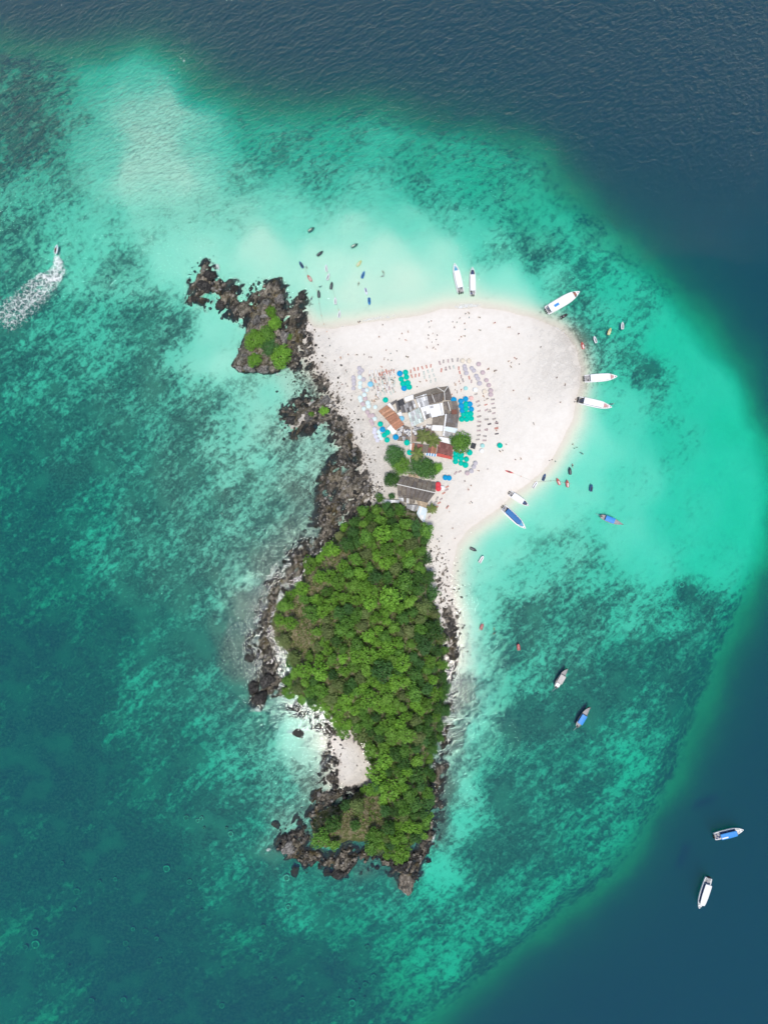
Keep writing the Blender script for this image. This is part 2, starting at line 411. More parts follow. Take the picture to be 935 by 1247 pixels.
# ------------------------------------------------------------------ ground material
def ground_material():
    m = newmat('ground', (0.7, 0.65, 0.58), 0.9, 0.15); t = NT(m)
    g = t.geo()
    reefA, rockA, vegA = t.attr('reef'), t.attr('rock'), t.attr('veg')
    n_big = t.noise(g, 0.045, 3, 0.55)
    n_mid = t.noise(g, 0.46, 8, 0.76, 0.3)
    n_fine = t.noise(g, 1.1, 4, 0.7)
    n_str = t.noise(t.geo((0.38, 1.0, 1.0), (0, 0, R(-42))), 0.55, 7, 0.74)
    # sand
    sand = t.mix(t.step(n_mid, 0.3, 0.7), (0.76, 0.715, 0.66), (0.84, 0.80, 0.75))
    sand = t.mix(t.math('MULTIPLY', t.step(t.noise(g, 0.22, 7, 0.78), 0.5, 0.75), 0.22), sand, (0.50, 0.44, 0.40))
    sand = t.mix(t.math('MULTIPLY', t.step(rockA, 0.05, 0.3), 0.6), sand, (0.50, 0.43, 0.38))
    # wet sand at the water's edge
    pos = t.node('ShaderNodeSeparateXYZ'); gg = t.node('ShaderNodeNewGeometry'); t.l.new(gg.outputs['Position'], pos.inputs[0])
    z = pos.outputs[2]
    wet = t.step(t.math('ADD', z, t.math('MULTIPLY', n_big, -0.9)), -0.45, 0.35, 1.0, 0.0)
    sand = t.mix(t.math('MULTIPLY', wet, 0.25), sand, (0.70, 0.60, 0.51))
    sand = t.mix(t.step(z, -0.25, 0.02, 1.0, 0.0), sand, (0.86, 0.81, 0.70))
    sand = t.mix(t.step(z, -20, -4, 1.0, 0.0), sand, (0.33, 0.34, 0.29))      # silt tone, darkened with depth in the colour so boat shadows fade
    # coral and weed on the sea floor
    comb = t.math('ADD', t.math('MULTIPLY', n_mid, 0.55), t.math('MULTIPLY', n_str, 0.45))
    comb = t.math('ADD', comb, t.math('MULTIPLY', t.math('SUBTRACT', n_fine, 0.5), 0.16))
    comb = t.math('ADD', comb, t.math('MULTIPLY', t.math('SUBTRACT', n_big, 0.5), 0.22))
    n_run = t.noise(t.geo((0.2, 1.0, 1.0), (0, 0, R(-42))), 0.085, 4, 0.6)
    comb = t.math('ADD', comb, t.math('MULTIPLY', t.math('SUBTRACT', n_run, 0.5), 0.32))
    T = t.step(reefA, 0.0, 1.0, 0.64, 0.38, False)
    rm = t.step(t.math('SUBTRACT', comb, T), -0.075, 0.09)
    rm = t.math('MULTIPLY', rm, t.step(reefA, 0.0, 0.55, 0.2, 1.0))
    coral = t.mix(t.step(n_fine, 0.35, 0.7), (0.085, 0.08, 0.072), (0.26, 0.235, 0.20))
    coral = t.mix(t.step(t.noise(g, 0.09, 3, 0.5), 0.5, 0.7), coral, (0.24, 0.22, 0.18))
    sub = t.mix(t.math("MULTIPLY", reefA, 0.72), sand, (0.40, 0.37, 0.31))
    col = t.mix(t.math('MULTIPLY', rm, t.step(z, -0.3, -0.05, 1, 0)), sub, coral)
    # rocky ground
    cr = t.noise(t.geo((1, 0.5, 1), (0, 0, R(30))), 0.62, 9, 0.75, 0.5)
    rc = t.ramp(cr, [(0.3, (0.016, 0.015, 0.014)), (0.47, (0.048, 0.045, 0.043)), (0.58, (0.13, 0.122, 0.115)), (0.68, (0.34, 0.325, 0.30)), (0.8, (0.58, 0.555, 0.51))])
    rc = t.mix(t.step(t.noise(g, 0.12, 4, 0.6), 0.5, 0.66), rc, t.mix(t.step(cr, 0.35, 0.65), (0.05, 0.045, 0.02), (0.20, 0.155, 0.075)))
    rc = t.mix(t.step(t.noise(g, 0.07, 4, 0.6), 0.48, 0.62, 0.0, 0.75), rc, t.mix(t.step(cr, 0.42, 0.62), (0.09, 0.078, 0.06), (0.52, 0.47, 0.40)))
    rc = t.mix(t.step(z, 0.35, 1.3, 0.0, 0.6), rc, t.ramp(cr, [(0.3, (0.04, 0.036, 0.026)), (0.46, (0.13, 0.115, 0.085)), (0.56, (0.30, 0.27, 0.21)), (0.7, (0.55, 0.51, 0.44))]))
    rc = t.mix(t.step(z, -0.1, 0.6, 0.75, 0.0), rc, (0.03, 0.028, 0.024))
    rk = t.step(t.math('ADD', rockA, t.math('MULTIPLY', t.math('SUBTRACT', cr, 0.5), 1.6)), 0.35, 0.6)
    col = t.mix(rk, col, rc)
    # hill soil, dry grass
    so = t.noise(g, 0.5, 6, 0.7)
    soil = t.ramp(so, [(0.3, (0.05, 0.07, 0.02)), (0.48, (0.10, 0.12, 0.04)), (0.58, (0.24, 0.21, 0.13)), (0.75, (0.42, 0.36, 0.27))])
    col = t.mix(t.step(t.math('ADD', vegA, t.math('MULTIPLY', t.math('SUBTRACT', so, 0.5), 0.8)), 0.4, 0.65), col, soil)
    t.base(col)
    hgt = t.math('ADD', t.math('MULTIPLY', cr, t.math('MULTIPLY', rk, 1.2)), t.math('MULTIPLY', t.noise(g, 2.2, 4, 0.7), 0.06))
    hgt = t.math('ADD', hgt, t.math('MULTIPLY', rm, 0.25))
    t.normal(t.bump(hgt, 0.8, 1.0))
    return m
GROUND = ground_material()

def grid_object(name, cells, label=None):
    """one object from the selected cells of the height grid"""
    ny, nx = H.shape
    j, i = np.nonzero(cells)
    idx = np.stack([j * nx + i, j * nx + i + 1, (j + 1) * nx + i + 1, (j + 1) * nx + i], 1)
    used, inv = np.unique(idx, return_inverse=True)
    inv = inv.reshape(-1)
    co = np.stack([WX.ravel()[used], WY.ravel()[used], H.ravel()[used]], 1).astype(np.float32)
    me = bpy.data.meshes.new(name)
    me.vertices.add(len(used)); me.vertices.foreach_set('co', co.ravel())
    nf = len(idx)
    me.loops.add(nf * 4); me.loops.foreach_set('vertex_index', inv.astype(np.int32))
    me.polygons.add(nf); me.polygons.foreach_set('loop_start', np.arange(0, nf * 4, 4, dtype=np.int32))
    me.polygons.foreach_set('loop_total', np.full(nf, 4, np.int32))
    me.polygons.foreach_set('use_smooth', np.ones(nf, bool))
    for nm, F in (('reef', reef), ('rock', rock), ('veg', veg)):
        a = me.attributes.new(nm, 'FLOAT', 'POINT'); a.data.foreach_set('value', F.ravel()[used].astype(np.float32))
    me.materials.append(GROUND); me.update(calc_edges=True)
    o = link(name, me); o['kind'] = 'structure'
    if label: o['label'] = label
    return o

def cell(F): return F[:-1, :-1]
hill_c = cell(d_hill) > 0
isle_c = (cell(d_isle) > 0) & ~hill_c
land_c = (cell(H) > -0.05) & ~hill_c & ~isle_c & (cell(np.maximum(d_sand, rock * 30 - 5)) > 0)
cove_c = land_c & (cell(d_cove) > 0) & (cell(PY) > 850)
rock_c = land_c & (cell(rock) > 0.5) & ~cove_c
sand_c = land_c & ~rock_c & ~cove_c
sea_c = ~(hill_c | isle_c | land_c)
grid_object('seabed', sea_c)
grid_object('beach', sand_c | cove_c)
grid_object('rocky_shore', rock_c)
grid_object('hill', hill_c)
grid_object('islet_ground', isle_c)

# ------------------------------------------------------------------ sea
def water_material():
    m = bpy.data.materials.new('sea_water'); m.use_nodes = True
    t = NT(m); t.n.remove(t.bsdf)
    g = t.geo()
    pos = t.node('ShaderNodeSeparateXYZ'); t.l.new(g, pos.inputs[0])
    # the open side (north) is windier than the lee of the island
    wind = t.step(t.math('ADD', pos.outputs[1], t.math('MULTIPLY', pos.outputs[0], -0.02)), 70, 165, 0.03, 1.0)
    w1 = t.noise(t.geo((0.8, 1.5, 1), (0, 0, R(-15))), 0.20, 3, 0.5, 0.5)
    w2 = t.noise(t.geo((0.8, 1.7, 1), (0, 0, R(-30))), 0.55, 5, 0.62, 0.8)
    h = t.math('ADD', t.math('MULTIPLY', w1, 1.2), w2)
    h = t.math('MULTIPLY', h, wind)
    w3 = t.noise(t.geo((1, 1.5, 1), (0, 0, R(-40))), 1.3, 3, 0.6, 0.4)
    h = t.math('ADD', h, t.math('MULTIPLY', t.math('MULTIPLY', w3, wind), 0.35))
    nrm = t.bump(h, 1.0, 1.25)
    tr = t.node('ShaderNodeBsdfTransparent')
    gl = t.node('ShaderNodeBsdfAnisotropic') if False else t.node('ShaderNodeBsdfGlossy')
    gl.inputs['Roughness'].default_value = 0.035
    t.l.new(nrm, gl.inputs['Normal'])
    fr = t.node('ShaderNodeFresnel'); fr.inputs['IOR'].default_value = 1.33; t.l.new(nrm, fr.inputs['Normal'])
    mx = t.node('ShaderNodeMixShader'); t.l.new(fr.outputs[0], mx.inputs[0]); t.l.new(tr.outputs[0], mx.inputs[1]); t.l.new(gl.outputs[0], mx.inputs[2])
    # flecks of foam on the windier crests
    fl = t.noise(t.geo((1, 2.2, 1), (0, 0, R(-30))), 0.55, 5, 0.7)
    big = t.noise(g, 0.02, 2, 0.5)
    k = t.math('ADD', t.math('MULTIPLY', fl, 0.7), t.math('MULTIPLY', big, 0.3))
    west = t.step(pos.outputs[0], -40, 110, 1.0, 0.25)
    k = t.math('ADD', k, t.math('MULTIPLY', t.math('MULTIPLY', wind, west), 0.07))
    fm = t.step(k, 0.68, 0.76, 0.0, 0.55)
    df = t.node('ShaderNodeBsdfDiffuse'); df.inputs['Color'].default_value = (0.8, 0.82, 0.82, 1)
    m2 = t.node('ShaderNodeMixShader'); t.l.new(fm, m2.inputs[0]); t.l.new(mx.outputs[0], m2.inputs[1]); t.l.new(df.outputs[0], m2.inputs[2])
    t.l.new(m2.outputs[0], t.out.inputs['Surface'])
    ab = t.node('ShaderNodeVolumeAbsorption'); sc_ = t.node('ShaderNodeVolumeScatter')
    SA, SS = WATER_ABS, WATER_SCA
    da = max(SA); ab.inputs['Density'].default_value = da; ab.inputs['Color'].default_value = (*[1 - a / da for a in SA], 1)
    ds = max(SS); sc_.inputs['Density'].default_value = ds; sc_.inputs['Color'].default_value = (*[a / ds for a in SS], 1)
    sc_.inputs['Anisotropy'].default_value = 0.0
    ad = t.node('ShaderNodeAddShader'); t.l.new(ab.outputs[0], ad.inputs[0]); t.l.new(sc_.outputs[0], ad.inputs[1])
    t.l.new(ad.outputs[0], t.out.inputs['Volume'])
    return m
WATER_ABS = (0.50, 0.044, 0.068)
WATER_SCA = (0.030, 0.0155, 0.060)
b = MB(); b.box((0, 0, -40), (9000, 9000, 80))
sea = link('sea', b.build('sea', water_material())); tag(sea, kind='structure')
# ------------------------------------------------------------------ rocks
def rock_material(name, dark, mid, light):
    m = newmat(name, mid, 0.85, 0.25); t = NT(m)
    oi = t.node('ShaderNodeObjectInfo')
    g = t.geo((1, 0.55, 1.4), (0, 0, R(25)))
    n = t.noise(g, 1.4, 8, 0.75, 0.3)
    c = t.ramp(n, [(0.3, dark), (0.5, mid), (0.66, light), (0.85, tuple(min(1, q * 1.5) for q in light))])
    v = t.step(oi.outputs['Random'], 0, 1, 0.6, 1.35, False)
    sc = t.node('ShaderNodeVectorMath', operation='SCALE'); t.l.new(c, sc.inputs[0]); t.l.new(v, sc.inputs['Scale'])
    pos = t.node('ShaderNodeSeparateXYZ'); t.l.new(t.geo(), pos.inputs[0])
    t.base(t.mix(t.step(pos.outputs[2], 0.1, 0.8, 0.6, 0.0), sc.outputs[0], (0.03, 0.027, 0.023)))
    t.normal(t.bump(n, 0.9, 0.5))
    return m
ROCK_DARK = rock_material('wet_dark_rock', (0.014, 0.014, 0.014), (0.042, 0.040, 0.038), (0.14, 0.13, 0.12))
ROCK_TAN = rock_material('tan_rock', (0.05, 0.043, 0.034), (0.18, 0.155, 0.125), (0.44, 0.40, 0.34))
ROCK_GREY = rock_material('grey_rock', (0.04, 0.037, 0.035), (0.16, 0.15, 0.14), (0.42, 0.40, 0.37))

def rock_mesh(name, seed, mat, sub=3, sx=1.0, sy=1.0, sz=0.7, rough=0.6, facets=True):
    bm = bmesh.new(); bmesh.ops.create_icosphere(bm, subdivisions=sub, radius=1.0)
    r = random.Random(seed)
    planes = [(Vector((r.gauss(0, 1), r.gauss(0, 1), r.gauss(0.2, 0.8))).normalized(), r.uniform(0.55, 0.9)) for _ in range(9)]
    ph = [r.uniform(0, 9) for _ in range(6)]
    for v in bm.verts:
        d = v.co.normalized(); k = 1.0
        if facets:
            for n, q in planes:
                c = d.dot(n)
                if c > 0.01: k = min(k, q / c)
        k *= 1 + rough * 0.35 * (math.sin(5 * d.x + ph[0]) * math.sin(4 * d.y + ph[1]) + 0.6 * math.sin(9 * d.z + 7 * d.x + ph[2]) * math.sin(8 * d.y + ph[3]))
        k += rough * 0.1 * r.uniform(-1, 1)
        v.co = Vector((d.x * k * sx, d.y * k * sy, d.z * k * sz))
    me = bpy.data.meshes.new(name); bm.to_mesh(me); bm.free(); me.materials.append(mat)
    return me
BOULDERS = [rock_mesh('boulder', 100 + i, (ROCK_DARK, ROCK_DARK, ROCK_TAN, ROCK_GREY, ROCK_DARK, ROCK_TAN)[i % 6], 3, random.uniform(0.9, 1.5), random.uniform(0.7, 1.0), random.uniform(0.55, 0.9)) for i in range(12)]
rr = random.Random(3)
def boulder(px, py, rad, variant, label, group, sink=0.3, rz=None, zs=1.0, name='boulder'):
    p = ground(px, py)
    p.z = max(p.z, -1.2)
    o = link(name, BOULDERS[variant], None, (p.x, p.y, p.z + rad * (0.5 - sink) * zs))
    o.rotation_euler = (rr.uniform(-.25, .25), rr.uniform(-.25, .25), rr.uniform(0, 6.3) if rz is None else rz)
    o.scale = (rad, rad, rad * zs)
    return tag(o, label, 'rock', group)
# named single rocks (px, py, radius m, variant, turn, height factor, label)
for a in [(367,361,2.3,1,1.1,1.1,'upright dark wedge of rock beside the sand at the islet'),
          (350,1033,3.4,3,0.4,1.0,'grey weathered rock at the western point of the grassy knoll'),
          (494,1074,4.0,5,1.2,1.1,'large tan topped rock standing off the southern tip'),
          (487,1052,3.2,0,0.2,1.0,'dark rock wedged between the southern tip and the knoll cliff'),
          (478,1050,1.9,4,0.0,1.0,'small dark rock beside the southern tip'),
          (412,1064,3.0,0,0.3,0.7,'dark foam washed rock below the knoll cliff'),
          (398,1060,2.2,1,0.8,0.6,'low dark rock awash west of the knoll cliff rock'),
          (360,1058,2.2,4,2.0,0.5,'small dark rock awash off the western point'),
          (337,1004,1.9,4,0.0,0.6,'lone round dark rock in the bay north of the western point'),
          (318,850,3.3,0,1.0,0.9,'large dark crag jutting into the sea from the western shore'),
          (308,838,3.0,1,1.2,0.8,'long dark crag on the seaward side of the western shore crag'),
          (326,828,3.2,4,1.3,0.9,'dark crag landward of the large western shore crag'),
          (304,801,2.6,0,0.4,0.7,'dark boulder awash off the western shore'),
          (364,893,2.4,4,0.2,0.6,'dark rock awash at the mouth of the small sand cove'),
          (256,336,2.7,0,0.2,0.7,'long dark reef rock at the seaward end of the islet rocks'),
          (285,352,2.6,1,1.4,0.8,'dark blocky rock between the islet and the reef rocks'),
          (250,349,3.0,4,0.1,0.6,'broad dark slab with pale streaks among the islet reef rocks'),
          (238,364,2.6,0,0.3,0.5,'low dark rock spur awash south west of the islet'),
          (268,372,2.8,1,0.5,0.6,'dark rock between the islet spur and the shingle'),
          (340,366,2.6,3,0.4,1.3,'pale grey rock face beside the islet shrubs'),
          (313,392,2.4,3,0.7,1.3,'pale grey rock on the west side of the islet top'),
          (346,412,3.0,3,1.6,1.2,'pale grey rock shoulder on the east side of the islet'),
          (304,448,3.2,3,0.2,1.5,'pale grey cliff block at the south west foot of the islet'),
          (320,450,3.0,3,0.4,1.4,'pale grey cliff block at the south foot of the islet'),
          (395,489,2.6,3,0.4,1.2,'pale grey outcrop with a shrub beside the beach rocks'),
          (376,508,2.8,3,0.9,1.0,'slanting grey slab on the outcrop west of the beach'),
          (355,512,2.4,0,0.6,0.8,'dark rock at the seaward side of the outcrop west of the beach')]:
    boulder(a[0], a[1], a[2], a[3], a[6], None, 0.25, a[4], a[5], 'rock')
ZONES = [('west shore below the forest', 2, 70, 0.5, 1.5), ('islet rocks', 0, 42, 0.5, 1.4), ('outcrop west of the beach', 1, 22, 0.5, 1.3),
         ('sand cove edge', 3, 18, 0.5, 1.2), ('knoll shore', 4, 30, 0.6, 1.5), ('east and south shore below the forest', 5, 55, 0.5, 1.4)]
def in_poly(poly, x, y):
    c = False
    for (ax, ay), (bx, by) in zip(poly, poly[1:] + poly[:1]):
        if (ay > y) != (by > y) and x < (bx - ax) * (y - ay) / (by - ay) + ax: c = not c
    return c
def rand_in(poly, grow=0):
    xs = [p[0] for p in poly]; ys = [p[1] for p in poly]
    while True:
        x, y = rr.uniform(min(xs) - grow, max(xs) + grow), rr.uniform(min(ys) - grow, max(ys) + grow)
        if in_poly(poly, x + rr.uniform(-grow, grow), y + rr.uniform(-grow, grow)): return x, y
KIND = ['dark wet', 'dark wet', 'tan', 'pale grey', 'dark wet', 'tan']
for zname, zi, n, r0, r1 in ZONES:
    for _ in range(n):
        x, y = rand_in(ROCKS[zi][0], 3)
        v = rr.randrange(12); rad = r0 + (r1 - r0) * rr.random() ** 2
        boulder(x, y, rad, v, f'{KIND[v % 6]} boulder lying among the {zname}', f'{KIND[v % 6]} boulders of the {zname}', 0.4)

for _ in range(26):
    x, y = rand_in(ISLET, 0)
    boulder(x, y, 0.7 + 1.1 * rr.random() ** 2, rr.choice((3, 3, 9, 2)), 'pale rock among the trees of the islet', 'pale rocks of the islet', 0.45)
def joined(name, items, mats, kind='stuff', label=None):
    """many small pieces as one mesh: items = list of (verts Nx3, faces, material index)"""
    V = np.concatenate([i[0] for i in items]); off = 0; loops = []; starts = []; tots = []; mi = []
    pos = 0
    for v, f, m in items:
        f = np.asarray(f); loops.append((f + off).ravel()); k = f.shape[1]
        starts.append(pos + np.arange(len(f)) * k); tots.append(np.full(len(f), k)); mi.append(np.full(len(f), m) if np.isscalar(m) else m)
        pos += f.size; off += len(v)
    me = bpy.data.meshes.new(name)
    me.vertices.add(len(V)); me.vertices.foreach_set('co', V.astype(np.float32).ravel())
    L = np.concatenate(loops).astype(np.int32)
    me.loops.add(len(L)); me.loops.foreach_set('vertex_index', L)
    st = np.concatenate(starts).astype(np.int32)
    me.polygons.add(len(st)); me.polygons.foreach_set('loop_start', st); me.polygons.foreach_set('loop_total', np.concatenate(tots).astype(np.int32))
    for m in mats: me.materials.append(m)
    me.polygons.foreach_set('material_index', np.concatenate(mi).astype(np.int32))
    me.update(calc_edges=True)
    return me
# small stones between the boulders
bm = bmesh.new(); bmesh.ops.create_icosphere(bm, subdivisions=1, radius=1.0)
ICO_V = np.array([v.co[:] for v in bm.verts]); ICO_F = np.array([[v.index for v in f.verts] for f in bm.faces]); bm.free()
def stone(p, r, rng):
    v = ICO_V * (1 + rng.uniform(-0.28, 0.28, (12, 1))) * np.array([rng.uniform(0.8, 1.5), rng.uniform(0.7, 1.1), rng.uniform(0.5, 0.8)]) * r
    a = rng.uniform(0, 6.3); c, s = math.cos(a), math.sin(a)
    v = v @ np.array([[c, s, 0], [-s, c, 0], [0, 0, 1]])
    return v + np.array(p)
items = []
DENS = [700, 350, 2000, 500, 500, 1300]
for zi, n in enumerate(DENS):
    for _ in range(n):
        x, y = rand_in(ROCKS[zi][0], 9)
        p = ground(x, y)
        if p.z < -1.3 or interp(d_cove, p.x, p.y) > 4 and rr.random() < 0.8: continue
        r = 0.12 + 0.75 * rr.random() ** 5
        items.append((stone((p.x, p.y, p.z + r * 0.15), r, RNG), ICO_F, int(RNG.choice([1, 1, 2, 0] if zi == 2 and y < 640 else [0, 0, 1, 1, 2]))))
# loose stones along the sand at the foot of the rocks
for x0, y0, x1, y1, n, w in [(372,395,378,445,90,9),(385,450,420,520,260,14),(420,520,446,580,220,10),(446,580,458,605,120,8),(524,665,548,740,240,11),(548,740,556,800,120,10),(405,905,445,955,60,16),(360,450,395,475,260,16)]:
    for _ in range(n):
        t_ = rr.random(); p = ground(x0 + (x1 - x0) * t_ + rr.gauss(0, w), y0 + (y1 - y0) * t_ + rr.gauss(0, w * 0.7))
        r = 0.12 + 0.4 * rr.random() ** 3
        items.append((stone((p.x, p.y, p.z + r * 0.2), r, RNG), ICO_F, int(RNG.choice([0, 1, 1, 2]))))
o = link('shingle', joined('shingle', items, [ROCK_DARK, ROCK_TAN, ROCK_GREY])); tag(o, 'loose stones and shingle scattered along the rocky shore', 'stones', kind='stuff')

# ------------------------------------------------------------------ vegetation
def leaf_material(name, a, b, c):
    m = newmat(name, a, 0.6, 0.25); t = NT(m)
    oi = t.node('ShaderNodeObjectInfo')
    tint = t.attr('tint')
    col = t.mix(tint, a, b)
    col = t.mix(t.step(oi.outputs['Random'], 0.35, 1.0, 0.0, 0.75), col, c)
    v = t.step(t.math('FRACT', t.math('MULTIPLY', oi.outputs['Random'], 7.31)), 0, 1, 0.85, 1.45, False)
    sc = t.node('ShaderNodeVectorMath', operation='SCALE'); t.l.new(col, sc.inputs[0]); t.l.new(v, sc.inputs['Scale'])
    t.base(sc.outputs[0])
    return m
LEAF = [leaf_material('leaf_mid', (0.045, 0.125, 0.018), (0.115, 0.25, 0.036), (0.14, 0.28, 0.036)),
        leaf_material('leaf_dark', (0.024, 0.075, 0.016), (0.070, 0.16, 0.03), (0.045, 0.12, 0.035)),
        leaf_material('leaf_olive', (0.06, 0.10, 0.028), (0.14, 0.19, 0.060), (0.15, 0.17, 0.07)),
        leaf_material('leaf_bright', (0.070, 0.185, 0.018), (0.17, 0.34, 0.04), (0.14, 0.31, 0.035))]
BARK = paint('bark', (0.14, 0.11, 0.08), 0.9, 0.1, 0.3, 3)

def leaf_cloud(lobes, per, leaf, rng):
    """leaf quads over a set of lobes (centre, radius): returns verts, faces, tint"""
    Vs = []; T = []
    for c, r in lobes:
        n = int(per * (r / 0.8) ** 2)
        d = rng.normal(0, 1, (n, 3)); d[:, 2] = np.abs(d[:, 2]) * 0.9 - 0.25
        d /= np.linalg.norm(d, axis=1)[:, None]
        p = np.array(c) + d * r * rng.uniform(0.75, 1.1, (n, 1))
        nn = d + rng.normal(0, 0.45, (n, 3)); nn[:, 2] += 0.35
        nn /= np.linalg.norm(nn, axis=1)[:, None]
        u = np.cross(nn, rng.normal(0, 1, (n, 3))); u /= np.linalg.norm(u, axis=1)[:, None] + 1e-9
        w = np.cross(nn, u)
        s = leaf * rng.uniform(0.6, 1.35, (n, 1))
        q = np.stack([p - u * s, p - w * s * 0.55, p + u * s, p + w * s * 0.55], 1)
        Vs.append(q.reshape(-1, 3)); T.append(np.repeat(np.clip(rng.uniform(0.1, 0.9) + rng.normal(0, 0.18, n), 0, 1), 4))
    V = np.concatenate(Vs); F = np.arange(len(V)).reshape(-1, 4)
    return V, F, np.concatenate(T)

def leaf_mesh(name, V, F, T, mat, core=None):
    items = [(V, F, 0)]
    me = joined(name, items, [mat])
    a = me.attributes.new('tint', 'FLOAT', 'POINT'); a.data.foreach_set('value', T.astype(np.float32))
    return me

def tree_spec(seed, rad, hgt, mat, trunk_h, leaf=0.26, per=34, nl=30):
    rng = np.random.default_rng(seed); lobes = []
    for k in range(nl):
        a = rng.uniform(0, 6.283); e = math.asin(rng.uniform(0.0, 1.0) ** 0.8)
        rr_ = rad * rng.uniform(0.62, 0.95)
        lobes.append(((rr_ * math.cos(e) * math.cos(a) * rng.uniform(0.75, 1.08), rr_ * math.cos(e) * math.sin(a), trunk_h + hgt * 0.75 * math.sin(e)), rad * rng.uniform(0.20, 0.36)))
    lobes += [((0, 0, trunk_h + hgt * 0.35), rad * 0.62)]
    V, F, T = leaf_cloud(lobes, per, leaf, rng)
    crown = leaf_mesh('crown', V, F, T, mat)
    b = MB(); b.tube([(0, 0, -0.6), (0.05, 0.02, trunk_h * 0.6), (0.0, 0.1, trunk_h + hgt * 0.3)], [0.2 * rad / 2.5, 0.15 * rad / 2.5, 0.08], 7)
    for k in range(5):
        a = 1.256 * k + rng.uniform(-.4, .4)
        b.tube([(0.03, 0.02, trunk_h * rng.uniform(0.5, 0.75)), (rad * .35 * math.cos(a), rad * .35 * math.sin(a), trunk_h + hgt * .15), (rad * .7 * math.cos(a), rad * .7 * math.sin(a), trunk_h + hgt * .45)], [0.09, 0.06, 0.025], 5)
    return [('trunk', b.build('trunk', BARK)), ('crown', crown)]
TREES = {}
for mi, key in enumerate(('mid', 'dark', 'olive', 'bright')):
    TREES[key] = [tree_spec(40 + mi * 10 + i, 2.6, 2.5, LEAF[mi], 2.2 + 0.4 * i) for i in range(3)]

BARE = [(350,752,26,44,.9),(366,778,22,28,.8),(384,708,18,20,.85),(404,688,13,16,.85),(420,672,8,9,.8),(388,758,12,9,.6),(350,722,10,8,.7),(432,928,12,26,.85),(445,950,12,12,.8),
        (408,1002,46,34,.95),(442,992,28,30,.9),(385,1020,22,22,.93),(345,795,10,14,.8),(390,820,9,7,.4),(450,1005,14,30,.5)]
def bare(px, py):
    return max([k * math.exp(-(((px - x) / rx) ** 2 + ((py - y) / ry) ** 2) ** 2) for x, y, rx, ry, k in BARE])
HUTS = [(494,602),(523,604),(521,632),(513,640),(503,637),(494,626)]; HUTS2 = [(462,600),(490,600),(490,614),(462,614)]
tr = random.Random(21)
spots = []
tries = 0
while len(spots) < 298 and tries < 60000:
    tries += 1
    px, py = tr.uniform(320, 550), tr.uniform(600, 1050)
    if not in_poly(HILL, px, py): continue
    if in_poly(HUTS, px, py) or in_poly(HUTS2, px, py): continue
    if bare(px, py) > 0.42 and tr.random() < 0.985: continue
    rad = tr.choice((tr.uniform(1.9, 2.8), tr.uniform(2.5, 3.4), tr.uniform(3.2, 4.3)))
    p = ground(px, py, 3.5)
    if interp(d_hill, p.x, p.y) * S < 0.4: continue
    f = 0.80 if tries < 20000 else 0.66
    if any((p.x - q[0].x) ** 2 + (p.y - q[0].y) ** 2 < (f * (rad + q[1])) ** 2 for q in spots): continue
    spots.append((p, rad, px, py))
WORD = {'mid': 'mid green', 'dark': 'dark green', 'olive': 'dull olive', 'bright': 'bright yellow green'}
for p, rad, px, py in spots:
    zone = ('northern edge of the hill forest by the huts' if py < 660 else 'southern end of the island' if py > 930 else
            'eastern edge of the hill forest' if px > 505 else 'western slope of the hill forest' if px < 400 else 'crest of the hill forest')
    w = [3, 2, .6, 2.6]
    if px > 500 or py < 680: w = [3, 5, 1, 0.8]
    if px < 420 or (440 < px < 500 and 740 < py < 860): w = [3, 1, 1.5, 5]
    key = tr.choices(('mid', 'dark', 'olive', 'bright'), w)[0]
    sc = rad / 2.6
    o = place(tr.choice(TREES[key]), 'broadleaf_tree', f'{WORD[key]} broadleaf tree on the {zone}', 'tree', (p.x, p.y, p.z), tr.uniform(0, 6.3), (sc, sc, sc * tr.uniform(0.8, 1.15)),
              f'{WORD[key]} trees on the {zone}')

# scrub and undergrowth that covers the hill between the trees
rng = np.random.default_rng(77)
gV, gF, gT = [], [], []
items = []; tints = []
n_b = 0
while n_b < 5200:
    px, py = rng.uniform(320, 550), rng.uniform(600, 1052)
    if not in_poly(HILL, px, py): continue
    if in_poly(HUTS, px, py) or in_poly(HUTS2, px, py): continue
    bz = bare(px, py)
    if rng.random() < bz * 0.6: continue
    p = ground(px, py, 0.5)
    if interp(d_hill, p.x, p.y) * S < 0.2: continue
    n_b += 1
    r = rng.uniform(0.45, 0.95) * (0.75 if bz > 0.4 else 1.0)
    lob = [((p.x + rng.normal(0, r * .6), p.y + rng.normal(0, r * .6), p.z + r * rng.uniform(0.1, 0.6)), r * rng.uniform(0.5, 0.8)) for _ in range(3)]
    V, F, T = leaf_cloud(lob, 13, 0.24, rng)
    items.append((V, F, int(rng.choice([0, 1, 2, 3], p=[.35, .12, .25, .28] if bz > 0.3 else [.4, .3, .15, .15])))); tints.append(T)
me = joined('undergrowth', items, LEAF); a = me.attributes.new('tint', 'FLOAT', 'POINT'); a.data.foreach_set('value', np.concatenate(tints).astype(np.float32))
o = link('undergrowth', me); tag(o, 'low green scrub covering the hill between the trees', 'scrub', kind='stuff')
